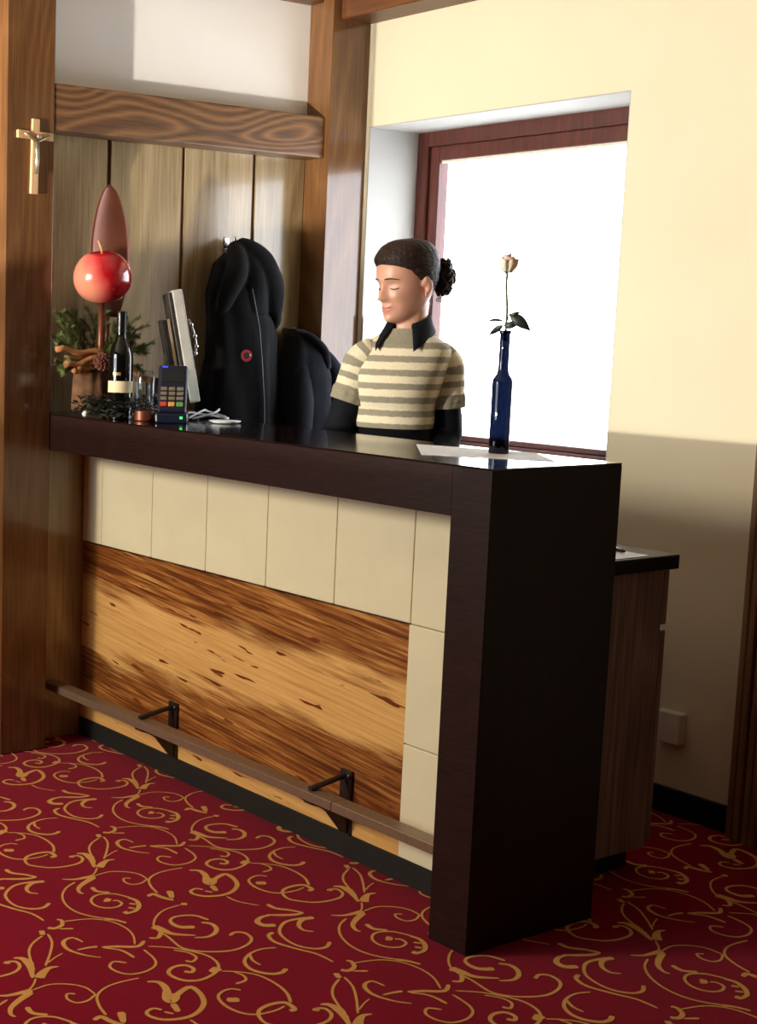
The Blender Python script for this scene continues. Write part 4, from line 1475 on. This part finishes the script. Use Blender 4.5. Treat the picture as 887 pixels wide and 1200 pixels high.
for p in me.polygons:
    p.use_smooth = True


def on_face(s, z, out=0.0015):
    p = front_y(s, z)
    p.y -= out
    return p


# eyelashes of the lowered lids, brows, lips: surface strips that follow the face
for s in (-1, 1):
    bm = bmesh.new()
    tube(bm, [HEAD @ on_face(s * (0.020 + 0.0245 * t), 0.1005 - 0.0035 * math.sin(math.pi * t), 0.0008) for t in [i / 8 for i in range(9)]], [0.0008, 0.0013, 0.0015, 0.0017, 0.0018, 0.0018, 0.0017, 0.0015, 0.0008], 6)
    bm_obj('eyelash', bm, 'lash', bo, True)
    bm = bmesh.new()
    tube(bm, [HEAD @ on_face(s * (0.019 + 0.0255 * t), 0.1105 + 0.003 * math.sin(math.pi * t), -0.0002) for t in [i / 8 for i in range(9)]], 0.0008, 6)
    bm_obj('lid_crease', bm, 'lips', bo, True)
    bm = bmesh.new()
    tube(bm, [HEAD @ on_face(s * (0.013 + 0.038 * t), 0.124 + 0.007 * math.sin(math.pi * (0.15 + 0.7 * t)) - 0.004 * t, 0.0006) for t in [i / 8 for i in range(9)]], [0.0014, 0.0020, 0.0023, 0.0023, 0.0022, 0.0020, 0.0017, 0.0012, 0.0006], 6)
    bm_obj('eyebrow', bm, 'brow', bo, True)
for nm, zc, hh in (('upper_lip', 0.0450, 0.0034), ('lower_lip', 0.0362, 0.0038)):
    bm = bmesh.new()
    rows = []
    for i in range(13):
        t = i / 12
        s = (t - 0.5) * 2 * 0.0235
        k = math.sqrt(max(0, 1 - (2 * t - 1) ** 2))
        rows.append([bm.verts.new(HEAD @ on_face(s, zc + hh * k * (j / 4 - 0.5) * 2 + 0.0045 * (2 * t - 1) ** 2, 0.0010 + 0.0006 * k)) for j in range(5)])
    fs = []
    for a, b in zip(rows, rows[1:]):
        for j in range(4):
            fs.append(bm.faces.new((a[j], a[j + 1], b[j + 1], b[j])))
    bm_obj(nm, bm, 'lips', bo, True)

# hair: a close cap drawn back from the forehead into a knot
bm = bmesh.new()


def hairline(z, th):
    """signed distance behind the hairline: positive where the scalp carries hair"""
    y = head_point(th, z).y                      # -front .. +back
    if z > 0.143:
        t = (z - 0.143) / 0.025
        lim = -0.050 - 0.045 * min(1.6, t) ** 1.2
    elif z > 0.106:
        lim = -0.019 - 0.031 * (z - 0.106) / 0.037
    elif z > 0.098:
        lim = 0.031 - 0.050 * (z - 0.098) / 0.008
    else:
        lim = 0.031 + (0.098 - z) * 0.12
    return y - lim


NTh, NZh = 128, 96
gridv = {}
for iz in range(NZh):
    z = 0.036 + 0.190 * iz / (NZh - 1)
    z = min(z, 0.2225)
    for it in range(NTh):
        th = 2 * math.pi * it / NTh
        h = hairline(z, th)
        k = max(0.0, min(1.0, (h + 0.006) / 0.075))
        k = k * k * (3 - 2 * k)
        foot_ = max(0.0, min(1.0, (z - 0.036) / 0.03))
        full = (0.007 + 0.006 * max(0, min(1, (z - 0.10) / 0.08))) * foot_ + 0.0012 * math.sin(it * 1.4 + z * 60)
        gr_ = -0.0025 + (full + 0.0025) * k
        p = head_point(th, z, gr_)
        p.z += k * 0.011 * max(0, min(1, (z - 0.16) / 0.05))
        gridv[iz, it] = (p, h > -0.012)
cache = {}


def gv(iz, it):
    it %= NTh
    if (iz, it) not in cache:
        cache[iz, it] = bm.verts.new(HEAD @ gridv[iz, it][0])
    return cache[iz, it]


fs = []
for iz in range(NZh - 1):
    for it in range(NTh):
        ks = ((iz, it), (iz, (it + 1) % NTh), (iz + 1, (it + 1) % NTh), (iz + 1, it))
        if all(gridv[k][1] for k in ks):
            fs.append(bm.faces.new([gv(*k) for k in ks]))
fs.append(bm.faces.new([gv(NZh - 1, it) for it in range(NTh)]))
bmesh.ops.recalc_face_normals(bm, faces=bm.faces[:])
solid(bm, fs, 0.001)
hr = bm_obj('hair', bm, 'hair', wo, True)
# combed strands swept back from the hairline to the knot
bm = bmesh.new()
rs_ = random.Random(11)
for k in range(130):
    sgn = 1 if k % 2 else -1
    z0 = rs_.uniform(0.085, 0.218)
    th0 = 0.0
    while hairline(z0, th0) < 0.012 and th0 < 2.6:
        th0 += 0.03
    th0 = min(2.7, th0 + (rs_.uniform(0, 0.9) if k % 3 else 0))
    th1, z1 = math.pi - 0.12, 0.118 + (z0 - 0.15) * 0.28
    pts = []
    for i in range(13):
        t = i / 12
        z = z0 + (z1 - z0) * t ** 1.5
        th = th0 + (th1 - th0) * t
        h = hairline(z, th)
        kk = max(0.0, min(1.0, (h + 0.006) / 0.075))
        kk = kk * kk * (3 - 2 * kk)
        g_ = -0.0025 + (0.0155 + 0.006 * max(0, min(1, (z - 0.10) / 0.08)) - 0.006) * kk
        p = head_point(sgn * th, min(z, 0.2222), g_ * 0.92)
        p.z += kk * 0.011 * max(0, min(1, (z - 0.16) / 0.05))
        pts.append(HEAD @ p)
    tube(bm, pts, [0.0006] + [0.0016 + 0.0006 * (k % 3)] * 11 + [0.001], 5)
bm_obj('hair_strands', bm, 'hair', hr, True)
bm = bmesh.new()
BC = Vector((0.086, 0.058, HZ + 0.125))
bmesh.ops.create_icosphere(bm, subdivisions=4, radius=1.0)
for v in bm.verts:
    n = v.co.normalized()
    k = 1 + 0.16 * noise.noise(n * 2.3) + 0.07 * noise.noise(n * 7)
    v.co = BC + Vector((n.x * 0.030 * k, n.y * 0.038 * k, n.z * 0.050 * k))
rnd = random.Random(3)
for k in range(26):
    a = rnd.uniform(0, 6.28)
    e = rnd.uniform(-1.2, 1.2)
    pts = []
    for i in range(10):
        aa = a + i * 0.22
        ee = e + 0.25 * math.sin(i * 0.8 + k)
        rr = 1.06 + 0.08 * math.sin(i * 1.7 + k)
        pts.append(BC + Vector((0.031 * math.cos(ee) * math.cos(aa) * rr, 0.039 * math.cos(ee) * math.sin(aa) * rr, 0.051 * math.sin(ee) * rr)))
    tube(bm, pts, 0.0035, 6)
for k in range(5):
    b0 = BC + Vector((0.01 - 0.006 * k, -0.01, -0.045))
    tube(bm, spline([b0, b0 + Vector((0.006, -0.004, -0.012)), b0 + Vector((-0.004, -0.006, -0.020)), b0 + Vector((0.004, -0.002, -0.027))], 4), 0.0014, 5)
bm_obj('hair_knot', bm, 'hair', hr, True)

# clothing ------------------------------------------------------
PER = 0.0395


def striped(name, rings, vals, mat, parent, cap=False):
    bm = bmesh.new()
    ly = bm.verts.layers.float.new('stripe')
    vr = [[bm.verts.new(p) for p in r] for r in rings]
    n = len(vr[0])
    for row, v in zip(vr, vals):
        for x in row:
            x[ly] = v
    fs = []
    for a, b in zip(vr, vr[1:]):
        for i in range(n):
            fs.append(bm.faces.new((a[i], a[(i + 1) % n], b[(i + 1) % n], b[i])))
    bmesh.ops.recalc_face_normals(bm, faces=bm.faces[:])
    return bm_obj(name, bm, mat, parent, True)


def interp_rows(rows, n):
    out = []
    for k in range(n):
        t = k / (n - 1) * (len(rows) - 1)
        i = min(int(t), len(rows) - 2)
        f = t - i
        p0, p1, p2, p3 = rows[max(0, i - 1)], rows[i], rows[i + 1], rows[min(len(rows) - 1, i + 2)]
        out.append([0.5 * (2 * b + (c - a) * f + (2 * a - 5 * b + 4 * c - d) * f * f + (3 * b - a - 3 * c + d) * f ** 3) for a, b, c, d in zip(p0, p1, p2, p3)])
    return out


G = 0.013
srows = [(1.104, -0.038, 0.0, 0.108, 0.090), (1.125, -0.038, 0.0, 0.112, 0.092), (1.16, -0.037, 0.0, 0.113, 0.094), (1.20, -0.034, -0.005, 0.120, 0.108), (1.26, -0.028, -0.006, 0.130, 0.112),
         (1.31, -0.020, 0.0, 0.134, 0.094), (1.343, -0.015, 0.004, 0.126, 0.078), (1.366, -0.011, 0.008, 0.092, 0.066), (1.382, -0.008, 0.010, 0.066, 0.058)]
rows = interp_rows(srows, 60)
rg, vals = [], []
for z, cx, cy, a, b in rows:
    r = ell((cx, cy, z), a + G * 0.6, b + G * 0.5, TY, 56)
    for i, p in enumerate(r):       # soft drape
        t = 2 * math.pi * i / 56
        k = 0.003 * noise.noise((math.cos(t) * 2, math.sin(t) * 2, z * 9)) * (1 if z < 1.35 else 0.3)
        p.x += k
        p.y += k
    rg.append(r)
    vals.append((1.382 - z) / PER + 0.1)
sw = striped('jumper', rg, vals, 'knit', wo)
bm = bmesh.new()
rr = []
for z, cx, cy, a, b in interp_rows([(1.349, -0.013, 0.006, 0.118, 0.086), (1.374, -0.008, 0.009, 0.084, 0.071), (1.394, -0.006, 0.010, 0.063, 0.060)], 8):
    rr.append(ell((cx, cy, z), a, b, TY, 72))
for r in rr:
    for i, p in enumerate(r):
        p.z += 0.0012 * (i % 2)
loft(bm, rr, cap0=False, cap1=False)
bm_obj('neckband', bm, 'knit_grey', sw, True)


def limb(pts, rads, n=28, sub=8, seed=0.0):
    P = spline(pts, sub)
    m = len(P)
    rad = []
    for i in range(m):
        t = i / (m - 1) * (len(rads) - 1)
        k = min(int(t), len(rads) - 2)
        rad.append(rads[k] + (rads[k + 1] - rads[k]) * (t - k))
    rings, ln = [], [0.0]
    for k, (p, t, a, b) in enumerate(frames(P)):
        rings.append([p + (a * math.cos(2 * math.pi * i / n) + b * math.sin(2 * math.pi * i / n)) * (rad[k] + 0.0025 * noise.noise((i * 0.5, k * 0.35, seed))) for i in range(n)])
        if k:
            ln.append(ln[-1] + (P[k] - P[k - 1]).length)
    return rings, ln


for sh, el, nm in ((SH_R, EL_R, 1), (SH_L, EL_L, 2)):
    ax = (el - sh)
    top = sh + Vector((0.022 if nm == 1 else -0.022, 0, 0.004))
    end = sh + ax * 0.50
    rings, ln = limb([top, sh + ax * 0.12, sh + ax * 0.3, end], [0.046, 0.055, 0.057, 0.057], 36, 8, nm)
    # rounded shoulder cap
    d0 = (rings[1][0] - rings[0][0]).normalized()
    c0 = sum(rings[0], Vector()) / 36
    ext = []
    for f, k in ((0.022, 0.35), (0.014, 0.75)):
        ext.append([c0 + (p - c0) * k - ax.normalized() * f for p in rings[0]])
    rings = ext + rings
    ln = [-0.022, -0.012] + ln
    sl = striped('sleeve', rings, [v / PER + 0.62 for v in ln], 'knit', sw)
    cu, _ = limb([end - ax * 0.01, end + ax * 0.07, end + ax * 0.155], [0.0575, 0.058, 0.056], 60, 6, nm)
    bm = bmesh.new()
    for r in cu:
        c = sum(r, Vector()) / len(r)
        for i, p in enumerate(r):
            r[i] = c + (p - c) * (1.0 + 0.03 * (i % 5 < 3))
    inner = [[c + (p - c) * 0.86 for p in cu[-1]] for c in [sum(cu[-1], Vector()) / len(cu[-1])]]
    loft(bm, cu + inner, cap0=False, cap1=False)
    bm_obj('cuff', bm, 'knit_grey', sw, True)
# black shirt: sleeves, tail and pointed collar
bm = bmesh.new()
for sh, el, wr, s in ((SH_R, EL_R, WR_R, 0.3), (SH_L, EL_L, WR_L, 0.9)):
    rings, _ = limb([sh + (el - sh) * 0.35, sh + (el - sh) * 0.7, el, el.lerp(wr, 0.35), el.lerp(wr, 0.97)], [0.046, 0.047, 0.047, 0.043, 0.032], 28, 8, s)
    loft(bm, rings)
shirt = bm_obj('shirt', bm, 'shirt', wo, True)
bm = bmesh.new()
loft(bm, [ell((cx, cy, z), a, b, TY, 40) for z, cx, cy, a, b in interp_rows([(0.99, -0.03, 0, 0.150, 0.108), (1.04, -0.03, 0, 0.134, 0.100), (1.08, -0.037, 0, 0.114, 0.092), (1.13, -0.037, 0, 0.112, 0.091)], 10)], cap0=False, cap1=False)
bm_obj('shirt_tail', bm, 'shirt', shirt, True)
# collar: a stand round the neck and two leaves with points
bm = bmesh.new()
NC = Vector((-0.006, 0.010, 0))
cs = []
for k in range(25):
    a = math.radians(-90 + 27) + math.radians(360 - 54) * k / 24 + TY
    dr = Vector((math.cos(a), math.sin(a), 0))
    cs.append((dr, k / 24))
rows = []
for dr, t in cs:
    back = math.sin(math.pi * t)
    e = abs(2 * t - 1) ** 5
    top_z = 1.408 + 0.036 * back
    rows.append([NC + dr * 0.050 + Vector((0, 0, 1.385)), NC + dr * (0.053 + 0.004 * back) + Vector((0, 0, top_z)), NC + dr * (0.060 + 0.004 * back) + Vector((0, 0, top_z - 0.004)),
                 NC + dr * (0.068 + 0.026 * e) + Vector((0, 0, top_z - 0.024 - 0.012 * e)), NC + dr * (0.077 + 0.052 * e) + Vector((0, 0, top_z - 0.044 - 0.034 * e))])
vr = [[bm.verts.new(p) for p in r] for r in rows]
fs = []
for a, b in zip(vr, vr[1:]):
    for j in range(4):
        fs.append(bm.faces.new((a[j], a[j + 1], b[j + 1], b[j])))
bmesh.ops.recalc_face_normals(bm, faces=bm.faces[:])
solid(bm, fs, 0.002)
bm_obj('collar', bm, 'shirt', shirt, True)
# trousers and shoes (hidden by the counter)
bm = bmesh.new()
loft(bm, [ell((cx, cy, z), a, b, TY, 36) for z, cx, cy, a, b in interp_rows([(0.80, -0.03, 0, 0.178, 0.115), (0.88, -0.03, 0, 0.176, 0.116), (0.95, -0.03, 0, 0.170, 0.115), (1.03, -0.03, 0, 0.143, 0.104)], 8)])
for s in (-1, 1):
    hx = -0.03 + s * 0.085
    tube(bm, [(hx, 0, 0.88), (hx, 0, 0.70), (hx + s * .004, 0, 0.48), (hx + s * .007, 0.012, 0.28), (hx + s * 0.008, 0.015, 0.06)], [0.092, 0.090, 0.068, 0.062, 0.060], 24)
bm_obj('trousers', bm, 'trousers', wo, True)
for s in (-1, 1):
    hx = -0.03 + s * 0.085
    bm = bmesh.new()
    rg = []
    for t in range(11):
        f = t / 10
        y = 0.075 - 0.255 * f
        w = 0.040 * (math.sin(math.pi * (0.12 + 0.80 * f)) ** 0.5)
        hgt = 0.085 - 0.045 * min(1, f * 1.3)
        rg.append([Vector((hx + s * (0.008 + 0.012 * f) + w * math.cos(a), y, 0.002 + max(0, hgt * (0.5 + 0.5 * math.sin(a))))) for a in [2 * math.pi * i / 20 for i in range(20)]])
    loft(bm, rg)
    bm_obj('shoe', bm, 'shoe', wo, True)
